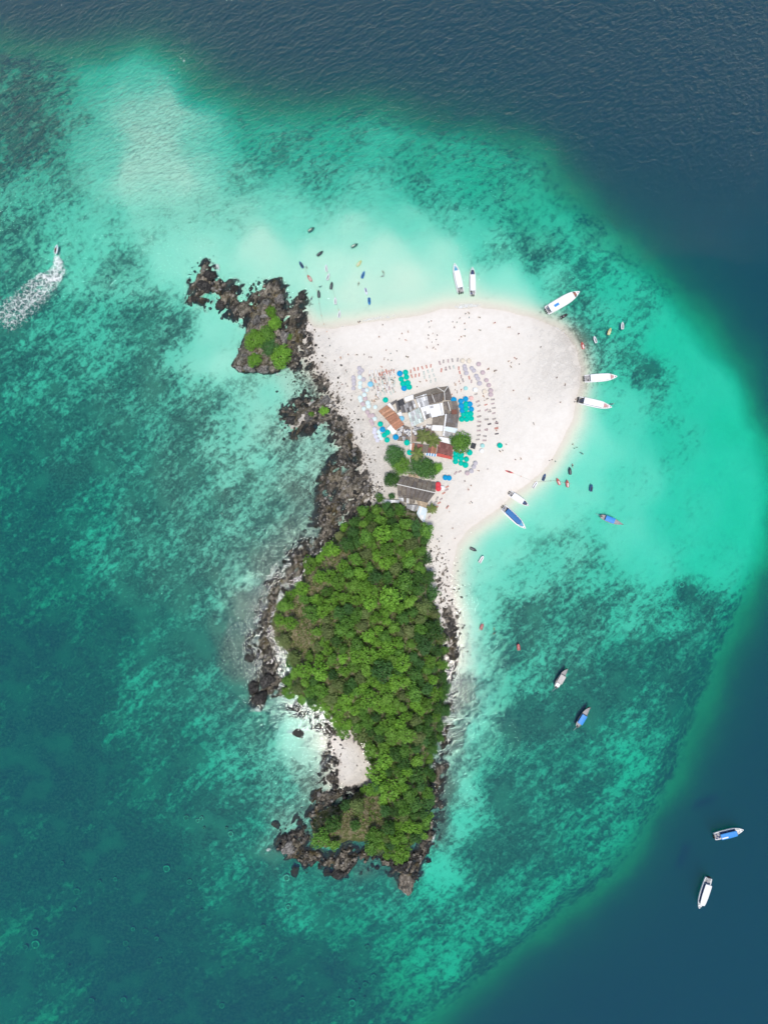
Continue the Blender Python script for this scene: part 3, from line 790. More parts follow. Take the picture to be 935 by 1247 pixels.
# dry grass on the open patches
items = []; tints = []
DRY = leaf_material('dry_grass', (0.20, 0.18, 0.08), (0.33, 0.29, 0.17), (0.25, 0.24, 0.10))
n_b = 0
while n_b < 2600:
    px, py = rng.uniform(320, 480), rng.uniform(650, 1050)
    if not in_poly(HILL, px, py) or rng.random() > bare(px, py): continue
    p = ground(px, py); n_b += 1
    V, F, T = leaf_cloud([((p.x, p.y, p.z + 0.02), 0.3)], 60, 0.22, rng)
    items.append((V, F, 0)); tints.append(T)
me = joined('dry_grass', items, [DRY]); a = me.attributes.new('tint', 'FLOAT', 'POINT'); a.data.foreach_set('value', np.concatenate(tints).astype(np.float32))
o = link('dry_grass', me); tag(o, 'dry yellowish grass on the open patches of the hill', 'grass', kind='stuff')

BIG = {k: [tree_spec(400 + 10 * j + i, 2.6, 2.4, LEAF[m], 2.0, 0.17, 62, 46) for i in range(2)] for j, (k, m) in enumerate((('mid', 0), ('dark', 1), ('bright', 3)))}
# islet shrubs and village trees: px, py, crown radius m, kind, crown height above ground, label
for px, py, rad, key, lab in [
    (329,378,2.4,'bright','small bright green tree on the northern top of the islet'),
    (334,392,2.8,'bright','small green tree on the ridge of the islet'),
    (309,412,4.3,'bright','bright green spreading tree on the west side of the islet'),
    (324,404,3.6,'mid','green tree in the middle of the islet grove'),
    (325,421,4.0,'dark','bushy green tree at the heart of the islet grove'),
    (341,432,4.7,'bright','bright round tree at the south east of the islet'),
    (309,437,2.9,'bright','round bright tree above the pale cliff of the islet'),
    (350,408,1.7,'mid','low green shrub on the east rock shoulder of the islet'),
    (394,499,1.9,'bright','bright green shrub on top of the outcrop west of the beach'),
    (378,503,1.1,'bright','smaller green shrub beside the one on the outcrop west of the beach'),
    (480.5,553.5,4.3,'dark','big round dark green tree west of the maroon roofs'),
    (489,567,3.8,'mid','mid green tree between the two round trees by the thatched longhouse'),
    (476,584,3.4,'dark','round tree at the west end of the thatched longhouse'),
    (511,566,4.6,'dark','wide dark tree in front of the thatched longhouse'),
    (520,573,4.0,'dark','dark tree at the east side of the wide tree by the longhouse'),
    (532,570,2.4,'bright','yellow green tree beside the dark tree by the longhouse'),
    (562,538,4.7,'mid','round green tree at the east corner of the restaurant'),
    (477,604,1.4,'dark','small dark tree beside the white hut roof'),
    (462,606,2.0,'mid','green tree at the north west of the white hut roof')]:
    p = ground(px, py, 3.4)
    sc = rad / 2.6
    place((BIG if rad > 2.1 else TREES)[key][int(px) % 2], 'broadleaf_tree', lab, 'tree', (p.x, p.y, p.z - 0.1 - (1.4 * sc if py < 520 and px < 420 else 0)), px, (sc, sc, sc if sc < 1.2 else sc * 0.8))

# palms
PALM_LEAF = leaf_material('palm_leaf', (0.06, 0.10, 0.02), (0.16, 0.20, 0.05), (0.16, 0.17, 0.07))
def frond_mesh(seed, L):
    r = np.random.default_rng(seed); V = []; F = []
    def pt(t): return np.array([L * t, 0, 0.55 * L * t * (1 - t) * 1.3 - 0.55 * L * t * t * 0.6])
    n = 18
    for k in range(n):
        t = 0.1 + 0.88 * k / n; p = pt(t); ln = 0.75 * math.sin(math.pi * (0.12 + 0.86 * t)) + 0.12
        for s in (-1, 1):
            tip = p + np.array([0.35 * ln, s * ln, -0.35 * ln + r.uniform(-.05, .05)]); w = 0.11
            o = len(V); V += [p + [-w, 0, 0], p + [w, 0, 0], tip]; F.append((o, o + 1, o + 2))
    o = len(V)
    for k in range(7):
        p = pt(k / 6); w = 0.05 * (1 - k / 7) + 0.012
        V += [p + [0, -w, 0.02], p + [0, w, 0.02]]
    fs = [(a, b, c) for a, b, c in F]
    me = bpy.data.meshes.new('frond')
    me.from_pydata([tuple(v) for v in V], [], fs + [(o + 2 * k, o + 2 * k + 1, o + 2 * k + 3, o + 2 * k + 2) for k in range(6)])
    me.materials.append(PALM_LEAF); a = me.attributes.new('tint', 'FLOAT', 'POINT'); a.data.foreach_set('value', r.uniform(0, 1, len(V)).astype(np.float32))
    me.update(); return me
FRONDS = [frond_mesh(i, 3.3) for i in range(3)]
for px, py, sc, n, lab in [(515,531,1.0,17,'tall coconut palm rising from the brown deck beside the white awning'), (527,536,1.0,18,'coconut palm closer to the maroon roof'),
                           (525.5,619.5,0.75,13,'small palm on the sand beside the white hut'), (507.5,553,0.95,14,'palm over the south eave of the maroon roofs')]:
    hgt = 6.0 * sc
    p = ground(px, py, hgt)
    o = link('coconut_palm', None, None, (p.x, p.y, p.z), 0); tag(o, lab, 'palm')
    b = MB(); b.tube([(0, 0, -.5), (0.25, 0, hgt * .4), (0.1, 0.1, hgt * .75), (0, 0, hgt)], [0.2, 0.15, 0.13, 0.12], 8)
    link('trunk', b.build('trunk', BARK), o)
    for k in range(n):
        f = link('frond', FRONDS[k % 3], o, (0, 0, hgt), None, sc * tr.uniform(0.8, 1.1))
        f.rotation_euler = Euler((0, tr.uniform(-0.35, 0.45), 2 * math.pi * k / n * 2.03 + tr.uniform(-.2, .2)))
# ------------------------------------------------------------------ village
def varied(name, col, rough=0.75, spec=0.15, streak=0.35, amount=0.3, scale=0.9, rust=None):
    """weathered sheet material; every sheet (object) differs a little"""
    m = newmat(name, col, rough, spec); t = NT(m)
    oi = t.node('ShaderNodeObjectInfo')
    n = t.noise(t.geo((1, 3, 1), (0, 0, R(20))), scale, 6, 0.7)
    f = t.math('MULTIPLY', t.step(n, 0.3, 0.7, 1 - amount, 1 + amount * .4, False), t.step(oi.outputs['Random'], 0, 1, 1 - streak, 1 + streak * .4, False))
    c = t.node('ShaderNodeVectorMath', operation='SCALE'); c.inputs[0].default_value = col; t.l.new(f, c.inputs['Scale'])
    out = c.outputs[0]
    if rust: out = t.mix(t.step(t.noise(t.geo(), 0.55, 6, 0.75), 0.55, 0.7, 0, 0.8), out, rust)
    t.base(out); t.normal(t.bump(n, 0.4, 0.05))
    return m
RM = {
    'terracotta': varied('terracotta_sheet', (0.52, 0.26, 0.17), rust=(0.62, 0.36, 0.27)), 'orange': varied('orange_sheet', (0.60, 0.33, 0.21), rust=(0.66, 0.45, 0.34)),
    'maroon': varied('maroon_sheet', (0.30, 0.13, 0.12), rust=(0.36, 0.22, 0.20)), 'red': varied('red_canvas', (0.62, 0.13, 0.11)),
    'white': varied('white_canvas', (0.86, 0.87, 0.88), streak=.06, amount=.08), 'grey': varied('grey_sheet', (0.42, 0.42, 0.43), rust=(0.6, 0.6, 0.6)),
    'pale': varied('pale_sheet', (0.68, 0.69, 0.70), rust=(0.36, 0.34, 0.33)), 'mint': varied('translucent_sheet', (0.66, 0.75, 0.72), rust=(0.42, 0.44, 0.43)),
    'char': varied('charcoal_sheet', (0.075, 0.08, 0.09), rust=(0.16, 0.16, 0.17)), 'dgrey': varied('dark_grey_sheet', (0.22, 0.21, 0.21)),
    'thatch': varied('thatch', (0.30, 0.265, 0.225), 0.95, 0.05, .25, .5, 2.2), 'thatch2': varied('old_thatch', (0.23, 0.205, 0.19), 0.95, 0.05, .25, .5, 2.2),
    'tan': varied('tan_sheet', (0.50, 0.40, 0.29)), 'rust': varied('rusty_sheet', (0.26, 0.12, 0.09)), 'sky': varied('blue_white_sheet', (0.70, 0.80, 0.86), streak=.08, amount=.1),
    'blue': varied('blue_canvas', (0.05, 0.30, 0.62), streak=.1, amount=.15), 'ridge': paint('ridge_cap', (0.70, 0.68, 0.64)),
}
WALL = varied('plank_wall', (0.26, 0.19, 0.13), .85, .1, .2, .4)
WALLW = varied('white_wall', (0.62, 0.60, 0.56), .85, .1, .1, .2)
POST = paint('timber_post', (0.22, 0.16, 0.11))
GZ = 1.9
vr = random.Random(5)

def lerp(a, b, t): return a + (b - a) * t
def sheet(A, B, C, D, mat, ridges=3, thick=0.03, amp=0.035):
    """a corrugated sheet: A-B is the upper edge, D-C the lower edge"""
    n = ridges * 4; nn = (B - A).cross(D - A).normalized()
    if nn.z < 0: nn = -nn
    vs = []
    for k in range(n + 1):
        t = k / n; h = amp * math.sin(2 * math.pi * t * ridges)
        for e0, e1 in ((A, B), (D, C)): vs.append(lerp(e0, e1, t) + nn * h)
    m = len(vs); vs += [v - nn * thick for v in vs]
    fs = []
    for k in range(n):
        a = 2 * k
        fs += [(a, a + 1, a + 3, a + 2), (m + a, m + a + 2, m + a + 3, m + a + 1), (a, a + 2, m + a + 2, m + a), (a + 1, m + a + 1, m + a + 3, a + 3)]
    fs += [(0, m, m + 1, 1), (2 * n, 2 * n + 1, m + 2 * n + 1, m + 2 * n)]
    return mesh('roof_sheet', vs, fs, RM[mat])

def slope(parent, A, B, C, D, mat, nx, ny=1, name='roof_sheet', amp=0.035, jitter=0.03, mats=None):
    """roof plane laid out in separate overlapping sheets"""
    for j in range(ny):
        for i in range(nx):
            t0, t1 = i / nx, (i + 1) / nx; s0, s1 = j / ny, min(1.0, (j + 1.06) / ny)
            def q(t, s): return lerp(lerp(A, B, t), lerp(D, C, t), s)
            up = Vector((0, 0, (ny - 1 - j) * 0.03 + vr.uniform(0, jitter)))
            e = 0.012
            a, b_, c, d = q(t0 + e / 2, s0), q(t1 - e / 2, s0), q(t1 - e / 2, s1), q(t0 + e / 2, s1)
            slip = (d - a).normalized() * vr.uniform(-0.05, 0.12)
            m = vr.choice(mats) if mats else mat
            link(name, sheet(a + up, b_ + up, c + up + slip, d + up + slip, m, 3, 0.025, amp), parent)

V1 = lambda pts: zoom(450, 460, 7.79, pts)
V2 = lambda pts: zoom(460, 530, 7.79, pts)
def quadpts(pts, z): return [P(x, y, z) for x, y in pts]

def shed(label, pts, zs, mat, nx, ny=1, wall=WALL, name='beach_shack', cat='building', mats=None, ridge=None, walls=True, group=None):
    """single-pitch roof: pts = upper-left, upper-right, lower-right, lower-left (photo px); zs = heights of the upper and lower edge"""
    A, B, C, D = [P(x, y, z) for (x, y), z in zip(pts, (zs[0], zs[0], zs[1], zs[1]))]
    c = (A + B + C + D) / 4
    root = link(name, None, None, (c.x, c.y, GZ)); tag(root, label, cat, group)
    off = Vector((c.x, c.y, GZ))
    A, B, C, D = A - off, B - off, C - off, D - off
    slope(root, A, B, C, D, mat, nx, ny, mats=mats)
    if walls:
        base = [lerp(p, Vector((0, 0, p.z)), 0.1) for p in (A, B, C, D)]
        b = MB()
        lo = [Vector((p.x, p.y, -0.6)) for p in base]; hi = [Vector((p.x, p.y, p.z - 0.12)) for p in base]
        b.add(lo + hi, [(0, 1, 5, 4), (1, 2, 6, 5), (2, 3, 7, 6), (3, 0, 4, 7), (4, 5, 6, 7)])
        link('wall', b.build('wall', wall), root)
        e = base[2] - base[3]; ln = e.length
        if ln > 1.5:
            d = e.normalized(); nrm = Vector((d.y, -d.x, 0));
            if nrm.dot((base[2] + base[3]) / 2) < 0: nrm = -nrm
            w = MB(); mid = (base[2] + base[3]) / 2 + nrm * 0.02; mid.z = 0.35
            w.box(mid, (min(1.0, ln * .4), 0.06, 2.0), math.atan2(d.y, d.x)); link('door', w.build('door', POST), root)
    for p in (A, B, C, D):
        b = MB(); q = lerp(p, Vector((0, 0, p.z)), 0.035); b.box((q.x, q.y, (q.z - 0.05 - 0.7) / 2), (0.12, 0.12, q.z - 0.05 + 0.7)); link('post', b.build('post', POST), root)
    if ridge:
        b = MB(); b.tube([A + Vector((0, 0, .06)), B + Vector((0, 0, .06))], 0.14, 6); link('ridge_cap', b.build('ridge_cap', RM['ridge']), root)
    return root

def awning(label, pts, zs, mat, name='awning', cat='awning', nx=1, stripes=None):
    A, B, C, D = [P(x, y, z) for (x, y), z in zip(pts, (zs[0], zs[0], zs[1], zs[1]))]
    c = (A + B + C + D) / 4; off = Vector((c.x, c.y, GZ))
    root = link(name, None, None, off); tag(root, label, cat)
    A, B, C, D = A - off, B - off, C - off, D - off
    n = stripes or 1
    for s in range(n):
        b = MB(); N = 6; vs = []
        for j in range(N + 1):
            for i in range(N + 1):
                t = (s + i / N) / n; u = j / N
                p = lerp(lerp(A, B, t), lerp(D, C, t), u); p = p - Vector((0, 0, 0.25 * math.sin(math.pi * t) * math.sin(math.pi * u)))
                vs.append(p)
        k = len(vs); vs += [v - Vector((0, 0, 0.02)) for v in vs]
        fs = []
        for j in range(N):
            for i in range(N):
                a = j * (N + 1) + i; fs += [(a, a + 1, a + N + 2, a + N + 1), (k + a, k + a + N + 1, k + a + N + 2, k + a + 1)]
        for i in range(N):
            for a, c2 in ((i, i + 1), (N * (N + 1) + i + 1, N * (N + 1) + i), ((i + 1) * (N + 1), i * (N + 1)), (i * (N + 1) + N, (i + 1) * (N + 1) + N)): fs.append((a, k + a, k + c2, c2))
        b.add(vs, fs)
        link('canvas' if n == 1 else 'canvas_stripe', b.build('canvas', RM[mat] if n == 1 or s % 2 else RM['white'], True), root)
    for p in (A, B, C, D):
        b = MB(); q = lerp(p, Vector((0, 0, p.z)), 0.03); b.tube([(q.x, q.y, -0.6), (q.x, q.y, q.z + 0.02)], 0.045, 6); link('post', b.build('post', POST), root)
    return root

# restaurant roofs, one building per roof
shed('shack with a faded orange sheet roof', V1([(165,258),(245,330),(150,385),(85,315)]), (4.6, 4.1), 'orange', 5)
shed('shack with a terracotta sheet roof beside the orange one', V1([(245,330),(328,445),(245,500),(152,388)]), (4.7, 4.1), 'terracotta', 6)
awning('white canvas awning on the seaward side of the charcoal canopies', V1([(190,232),(243,308),(212,335),(158,256)]), (3.6, 3.4), 'white')
awning('white canvas awning at the south west of the terracotta roof', V1([(202,440),(262,510),(222,542),(160,482)]), (3.5, 3.2), 'white')
awning('small white canvas between the terracotta roof and the charcoal canopies', V1([(300,320),(313,372),(285,362),(254,338)]), (3.7, 3.5), 'white')
shed('open shack under a sagging charcoal canopy', V1([(245,228),(318,195),(340,255),(262,330)]), (4.0, 3.6), 'char', 4, mats=['char', 'char', 'dgrey'])
shed('low shack with a mixed dark grey roof at the beach side of the charcoal canopy', V1([(198,240),(255,206),(262,222),(215,262)]), (3.3, 3.1), 'dgrey', 3)
shed('narrow grey roofed shack beside the charcoal canopy', V1([(285,270),(340,250),(362,325),(305,330)]), (3.9, 3.7), 'grey', 3, mats=['grey', 'dgrey'])
awning('bright white canopy at the beach front of the pale grey roofs', V1([(325,190),(415,158),(430,200),(340,230)]), (3.8, 3.5), 'white')
shed('patched light grey sheet roof behind the white canopy', V1([(340,240),(418,212),(445,278),(362,330)]), (4.2, 3.8), 'grey', 4, 2, mats=['grey', 'pale', 'pale', 'dgrey'])
shed('large roof of milky greenish sheets', V1([(362,335),(470,282),(515,412),(398,468)]), (4.8, 4.2), 'mint', 5, 3, mats=['mint', 'mint', 'pale'])
shed('patchwork roof of pale and grey sheets between the thatch and the green sheets', V1([(432,186),(540,150),(565,258),(468,284)]), (4.9, 4.3), 'pale', 5, 2, mats=['pale', 'pale', 'grey', 'white'])
shed('patchwork lean to roof below the pale sheets', V1([(478,285),(566,258),(582,370),(520,400)]), (4.2, 3.7), 'pale', 4, 3, mats=['pale', 'grey', 'white', 'dgrey'])
# thatched hall with the bent ridge
hall = link('thatched_hall', None, None, P(*V1([(620,160)])[0], GZ) ); tag(hall, 'long thatched hall with a forked white ridge at its east end', 'building')
ho = hall.location.copy()
def HP(x, y, z): return P(*V1([(x, y)])[0], z) - ho
for q in [((548,150),(700,132),(640,92),(415,165),'thatch',5,2), ((548,152),(712,136),(716,222),(560,240),'thatch2',5,3)]:
    pass
slope(hall, HP(418,205,5.0), HP(590,158,5.0), HP(570,112,4.0), HP(415,165,4.0), 'thatch', 4, 2, 'thatch_bundle', 0.06, 0.06)
slope(hall, HP(590,158,5.0), HP(708,132,5.4), HP(640,92,4.1), HP(570,112,4.0), 'thatch', 3, 2, 'thatch_bundle', 0.06, 0.06)
slope(hall, HP(545,175,5.0), HP(708,136,5.4), HP(690,225,4.2), HP(560,252,4.2), 'thatch2', 5, 3, 'thatch_bundle', 0.06, 0.06)
slope(hall, HP(708,132,5.4), HP(712,215,4.6), HP(785,215,3.8), HP(748,82,3.9), 'thatch2', 4, 2, 'thatch_bundle', 0.06, 0.06)
slope(hall, HP(640,92,4.6), HP(708,130,5.4), HP(744,80,4.2), HP(690,90,4.0), 'thatch', 3, 1, 'thatch_bundle', 0.06, 0.06)
for a, b_ in (((640, 92, 4.75), (708, 132, 5.5)), ((708, 132, 5.5), (745, 80, 4.5)), ((708, 132, 5.5), (712, 215, 4.75)), ((590, 158, 5.08), (618, 235, 4.6))):
    m = MB(); m.tube([HP(*a), HP(*b_)], 0.17, 6); link('ridge_cap', m.build('ridge_cap', RM['ridge']), hall)
m = MB(); m.add([HP(x, y, z) for z in (1.2, 3.8) for x, y in ((430,175),(640,108),(735,100),(765,205),(570,238))], [(0,1,6,5),(1,2,7,6),(2,3,8,7),(3,4,9,8),(4,0,5,9),(5,6,7,8,9)]); link('wall', m.build('wall', WALL), hall)
for x, y in ((420,170),(640,98),(740,88),(778,212),(565,246)):
    m = MB(); p = HP(x, y, 3.9); m.box((p.x, p.y, p.z - 2), (.16, .16, 4)); link('post', m.build('post', POST), hall)
# flat white kitchen roof with a hatch and gutters
kit = shed('boxy white flat roofed kitchen with a grey roof hatch', V1([(560,262),(690,238),(706,350),(585,377)]), (5.3, 5.15), 'white', 4, wall=WALLW, name='kitchen_block')
ko = kit.location
p = P(*V1([(588,278)])[0], 5.4) - ko; m = MB(); m.box((p.x, p.y, p.z - .05), (1.3, 0.9, 0.3), 0.2); link('roof_hatch', m.build('roof_hatch', RM['grey']), kit)
p, q = P(*V1([(668,246)])[0], 5.42) - ko, P(*V1([(690,352)])[0], 5.3) - ko; m = MB(); m.tube([p, q], .1, 6); link('gutter', m.build('gutter', RM['grey']), kit)
east = shed('brown thatched wing with a white ridge east of the kitchen', V1([(700,228),(828,220),(850,330),(712,342)]), (4.8, 4.4), 'thatch', 5, 3, mats=['thatch', 'thatch2'])
p, q = P(*V1([(742,226)])[0], 5.0) - east.location, P(*V1([(766,316)])[0], 4.75) - east.location; m = MB(); m.tube([p, q], .2, 6); link('ridge_cap', m.build('ridge_cap', RM['ridge']), east)
p = P(*V1([(802,325)])[0], 4.9) - east.location; m = MB(); m.box(p, (2.2, 1.8, .5), .05); link('dormer_hatch', m.build('dormer_hatch', RM['rust']), east)
shed('grey thatched roof along the east front beside the teal umbrellas', V1([(726,345),(850,330),(832,472),(704,460)]), (4.9, 4.2), 'thatch2', 5, 3, mats=['thatch2', 'dgrey'])
shed('brown thatched roof south of the kitchen', V1([(600,378),(722,350),(706,446),(594,446)]), (4.5, 4.0), 'thatch', 4, 3)
m = MB(); a = P(*V1([(724,342)])[0], 5.0); c = P(*V1([(700,552)])[0], 4.0)
o = link('roof_walkway', None, None, (a.x, a.y, GZ)); tag(o, 'white plank walkway running between the white awnings', 'walkway')
for k in range(9):
    mm = MB(); d = (c - a); mid = a + d * ((k + .5) / 9) - o.location; mm.box(mid, (d.length / 9 - .04, .55, .06), math.atan2(d.y, d.x)); link('plank', mm.build('plank', RM['white']), o)
for k in (0, 1):
    mm = MB(); pz = (a if k == 0 else c) - o.location; mm.box((pz.x, pz.y, pz.z / 2 - .4), (.12, .12, pz.z + .75)); link('post', mm.build('post', POST), o)
awning('wide white awning west of the plank walkway', V1([(592,446),(700,452),(694,506),(584,500)]), (3.6, 3.3), 'white')
awning('wide white awning east of the plank walkway', V1([(712,456),(838,482),(816,527),(706,502)]), (3.6, 3.3), 'sky')
shed('grey sheet lean to below the east awning', V1([(706,506),(795,528),(782,572),(702,556)]), (3.3, 3.1), 'grey', 4)
awning('white canopy beside the maroon roof', V1([(655,556),(786,582),(772,632),(655,602)]), (3.6, 3.5), 'white')
w1 = shed('long faded red roof between the two palms', V1([(400,618),(640,655),(628,722),(392,696)]), (4.2, 3.7), 'maroon', 9, mats=['maroon', 'terracotta', 'maroon', 'thatch'])
shed('maroon roofed restaurant with a red front awning edge', V1([(655,602),(792,642),(785,745),(638,708)]), (4.6, 4.1), 'maroon', 6, 2)
awning('red canvas strip along the front of the maroon roof', V1([(638,712),(785,747),(780,776),(634,744)]), (3.7, 3.3), 'red')
awning('blue and white striped awning', V1([(530,706),(640,722),(634,750),(526,736)]), (3.5, 3.1), 'blue', stripes=9)
awning('narrow white canvas at the west gable of the long red roof', V1([(384,624),(402,622),(398,696),(382,698)]), (3.8, 3.6), 'white')
# thatched longhouse
lh = link('thatched_longhouse', None, None, P(*V2([(370, 520)])[0], GZ)); tag(lh, 'long grey thatched longhouse with a hipped roof below the dark trees', 'building')
lo = lh.location.copy()
def LP(x, y, z): return P(*V2([(x, y)])[0], z) - lo
slope(lh, LP(180,462,6.4), LP(545,545,6.4), LP(552,452,4.2), LP(222,388,4.2), 'thatch', 8, 3, 'thatch_bundle', 0.08, 0.07, mats=['thatch', 'thatch', 'thatch2'])
slope(lh, LP(180,465,6.4), LP(545,548,6.4), LP(474,640,4.0), LP(190,575,4.0), 'thatch2', 8, 4, 'thatch_bundle', 0.08, 0.07, mats=['thatch2', 'thatch2', 'thatch'])
m = MB(); m.tube([LP(178,463,6.5), LP(360,505,6.55), LP(547,546,6.5)], .2, 7); link('ridge_cap', m.build('ridge_cap', RM['ridge']), lh)
m = MB(); m.add([LP(x, y, z) for z in (1.0, 3.95) for x, y in ((228,402),(540,462),(535,545),(472,622),(200,562),(195,465))], [(0,1,7,6),(1,2,8,7),(2,3,9,8),(3,4,10,9),(4,5,11,10),(5,0,6,11),(6,7,8,9,10,11)]); link('wall', m.build('wall', WALL), lh)
for x, y in ((185,570),(290,596),(380,617),(470,636)):
    m = MB(); p = LP(x, y, 3.9); m.box((p.x, p.y, p.z - 2.1), (.16, .16, 4.2)); link('post', m.build('post', POST), lh)
# huts below the longhouse
shed('beige canvas roofed hut behind the longhouse', V2([(362,614),(476,642),(470,695),(382,668)]), (3.9, 3.5), 'tan', 4)
shed('white and pale blue roofed hut at the foot of the forest', V2([(392,668),(472,698),(440,830),(345,806)]), (4.0, 3.5), 'sky', 5, 2, mats=['sky', 'white', 'sky'], wall=WALLW)
shed('grey sheet roofed hut beside the white and pale blue one', V2([(272,655),(386,664),(352,735),(270,702)]), (3.6, 3.2), 'grey', 4, mats=['grey', 'pale'])
shed('small weathered thatch kiosk against the longhouse eave', V2([(300,588),(358,592),(350,645),(302,655)]), (4.0, 3.6), 'thatch', 3, 2)
shed('low brown hut by the longhouse wall', V2([(190,588),(298,600),(290,650),(205,618)]), (3.2, 3.0), 'pale', 4, mats=['pale', 'thatch'])
shed('white roofed hut half hidden by forest trees', V2([(35,608),(205,618),(200,648),(30,640)]), (3.4, 3.2), 'white', 6)
shed('beige platform roof between the dark trees and the longhouse', V2([(292,362),(392,374),(390,408),(288,392)]), (3.0, 2.9), 'tan', 4)
awning('small dark slatted shade beside the round green tree', zoom(545,500,9.35,[(275,365),(325,378),(308,440),(258,425)]), (2.8, 2.7), 'char')
# paved yard under the tables
def patch(name, pts, mat, label):
    off = P(*pts[0], GZ); root = link(name, None, None, off); tag(root, label, 'terrace')
    A, B, C, D = [P(x, y, GZ) - off for x, y in pts]
    for j in range(6):
        for i in range(8):
            def q(t, s): return lerp(lerp(A, B, t), lerp(D, C, t), s)
            e = .02; b = MB()
            c = [q((i + e) / 8, (j + e) / 6), q((i + 1 - e) / 8, (j + e) / 6), q((i + 1 - e) / 8, (j + 1 - e) / 6), q((i + e) / 8, (j + 1 - e) / 6)]
            b.prism([(p.x, p.y) for p in c], -.15, .16 + vr.uniform(0, .015)); link('paving_slab', b.build('paving_slab', mat), root)
patch('terrace', V1([(265,430),(385,470),(385,600),(265,600)]), varied('terrace_slab', (.30, .25, .22)), 'grey brown paved terrace under the restaurant tables')
patch('terrace', V1([(400,480),(590,440),(640,600),(395,610)]), varied('terrace_deck', (.36, .28, .23)), 'brown paved terrace around the feet of the palms')

# ------------------------------------------------------------------ beach furniture
def umbrella_spec(name, col, rad=1.15):
    mat = paint('canvas_' + name, col, 0.75, 0.1, 0.07, 2)
    n = 8; b = MB(); vs = [(0, 0, 2.55)]; fs = []
    for ring, (r, z) in enumerate(((0.5, 2.42), (1.0, 2.08))):
        for k in range(16):
            a = 2 * math.pi * k / 16; rr_ = r * rad * (1.0 if k % 2 == 0 else (0.955 if ring else 0.985)); zz = z - (0 if k % 2 == 0 else .03)
            vs.append((rr_ * math.cos(a), rr_ * math.sin(a), zz))
    fs += [(0, 1 + k, 1 + (k + 1) % 16) for k in range(16)] + [(1 + k, 17 + k, 17 + (k + 1) % 16, 1 + (k + 1) % 16) for k in range(16)]
    o = len(vs); vs += [(x * .995, y * .995, z - .04) for x, y, z in vs]
    fs += [tuple(reversed([o + i for i in f])) for f in fs] + [(17 + k, o + 17 + k, o + 17 + (k + 1) % 16, 17 + (k + 1) % 16) for k in range(16)]
    b.add(vs, fs)
    can = b.build('canopy', mat)
    b = MB(); b.tube([(0, 0, -.3), (0, 0, 2.62)], .03, 6); pole = b.build('pole', POSTW)
    b = MB(); b.tube([(0, 0, 2.5), (0, 0, 2.7)], [.06, .02], 6); fin = b.build('finial', POSTW)
    return [('canopy', can, [('finial', fin)]), ('pole', pole)]
POSTW = paint('white_pole', (.75, .75, .73))
UC = {'teal': (0.0, 0.50, 0.38), 'blue': (0.01, 0.31, 0.60), 'light blue': (0.22, 0.56, 0.74), 'lilac grey': (0.52, 0.49, 0.53), 'pale mint': (0.66, 0.79, 0.78),
      'pinkish grey': (0.55, 0.44, 0.46), 'white': (0.85, 0.86, 0.86), 'pink': (0.80, 0.50, 0.46), 'cream': (0.74, 0.66, 0.54), 'red': (0.72, 0.07, 0.09), 'pale lilac': (0.66, 0.65, 0.74), 'aqua': (0.38, 0.68, 0.66)}
US = {k: umbrella_spec(k.replace(' ', '_'), v) for k, v in UC.items()}
def umbrellas(pts, where):
    for x, y, c in pts:
        p = ground(x, y, 2.2)
        place(US[c], 'beach_umbrella', f'{c} beach umbrella {where}', 'umbrella', (p.x, p.y, p.z + vr.uniform(-.12, .25)), vr.uniform(0, .8), vr.uniform(.92, 1.06) * (1 if c in ('teal', 'blue', 'light blue', 'red') else .8), f'{c} umbrellas {where}',
              rot=(vr.uniform(-.05, .05), vr.uniform(-.05, .05), vr.uniform(0, .8)))
T = 'teal'; B_ = 'blue'; L = 'lilac grey'; M_ = 'pale mint'; K = 'pinkish grey'; PL = 'pale lilac'
umbrellas(zoom(420,430,10.39,[(695,255,B_),(765,240,T),(710,325,T),(778,300,T),(735,385,T),(795,375,T),(810,430,T),(750,440,B_)]), 'in the block on the north sand')
umbrellas(zoom(420,430,10.39,[(182,185,L),(215,215,L),(105,300,L),(110,345,L),(112,385,L),(105,440,L),(230,330,L),(235,465,L),(187,245,L),
  (187,300,M_),(190,375,M_),(190,425,M_),(245,525,M_),(190,560,M_),(200,598,M_),(240,700,M_),(290,625,M_),(300,668,M_),(278,465,M_),(385,680,M_),(375,830,M_),
  (285,745,K),(310,790,K),(335,855,K),(352,785,K),(345,895,K),(228,640,K),(258,570,K),(370,1000,PL),(390,1050,PL),(410,1100,PL),(375,960,PL),(432,990,M_),(440,1040,M_),(462,1075,M_)]), 'in the curved western row')
umbrellas(zoom(420,430,10.39,[(512,593,T)]), 'alone beside the orange roof')
umbrellas(zoom(420,430,10.39,[(320,395,'light blue')]), 'alone among the western deck chairs')
umbrellas(zoom(420,430,10.39,[(445,900,T),(500,1040,T),(535,1100,T),(540,1005,T),(475,970,B_)]), 'clustered west of the terracotta roof')
umbrellas(zoom(420,430,10.39,[(640,1065,B_),(715,828,'light blue')]), 'at the edge of the restaurant terrace')
umbrellas(zoom(500,430,7.79,[(522,435,B_),(478,455,B_),(562,485,B_),(480,502,B_),(577,530,B_),(490,547,B_),(527,485,T),(525,530,T),(568,575,T),(500,580,T),(532,580,T),(485,627,T),(530,627,T),(575,622,T),(553,600,T)]), 'packed against the east front of the restaurant')
umbrellas(zoom(500,430,7.79,[(575,425,'pink'),(525,330,'aqua'),(615,345,'white'),(410,440,B_)]), 'near the east front of the thatched hall')
umbrellas(zoom(500,430,7.79,[(520,150,L),(532,187,L),(580,140,L),(600,165,L),(640,240,L),(657,285,L),(625,215,L),(512,120,L),(645,100,K),(685,180,K),(722,255,K),(745,300,K),(760,355,K),(763,390,K),(700,360,'cream'),(495,70,'cream'),(555,70,'cream')]), 'in the outer eastern rows')
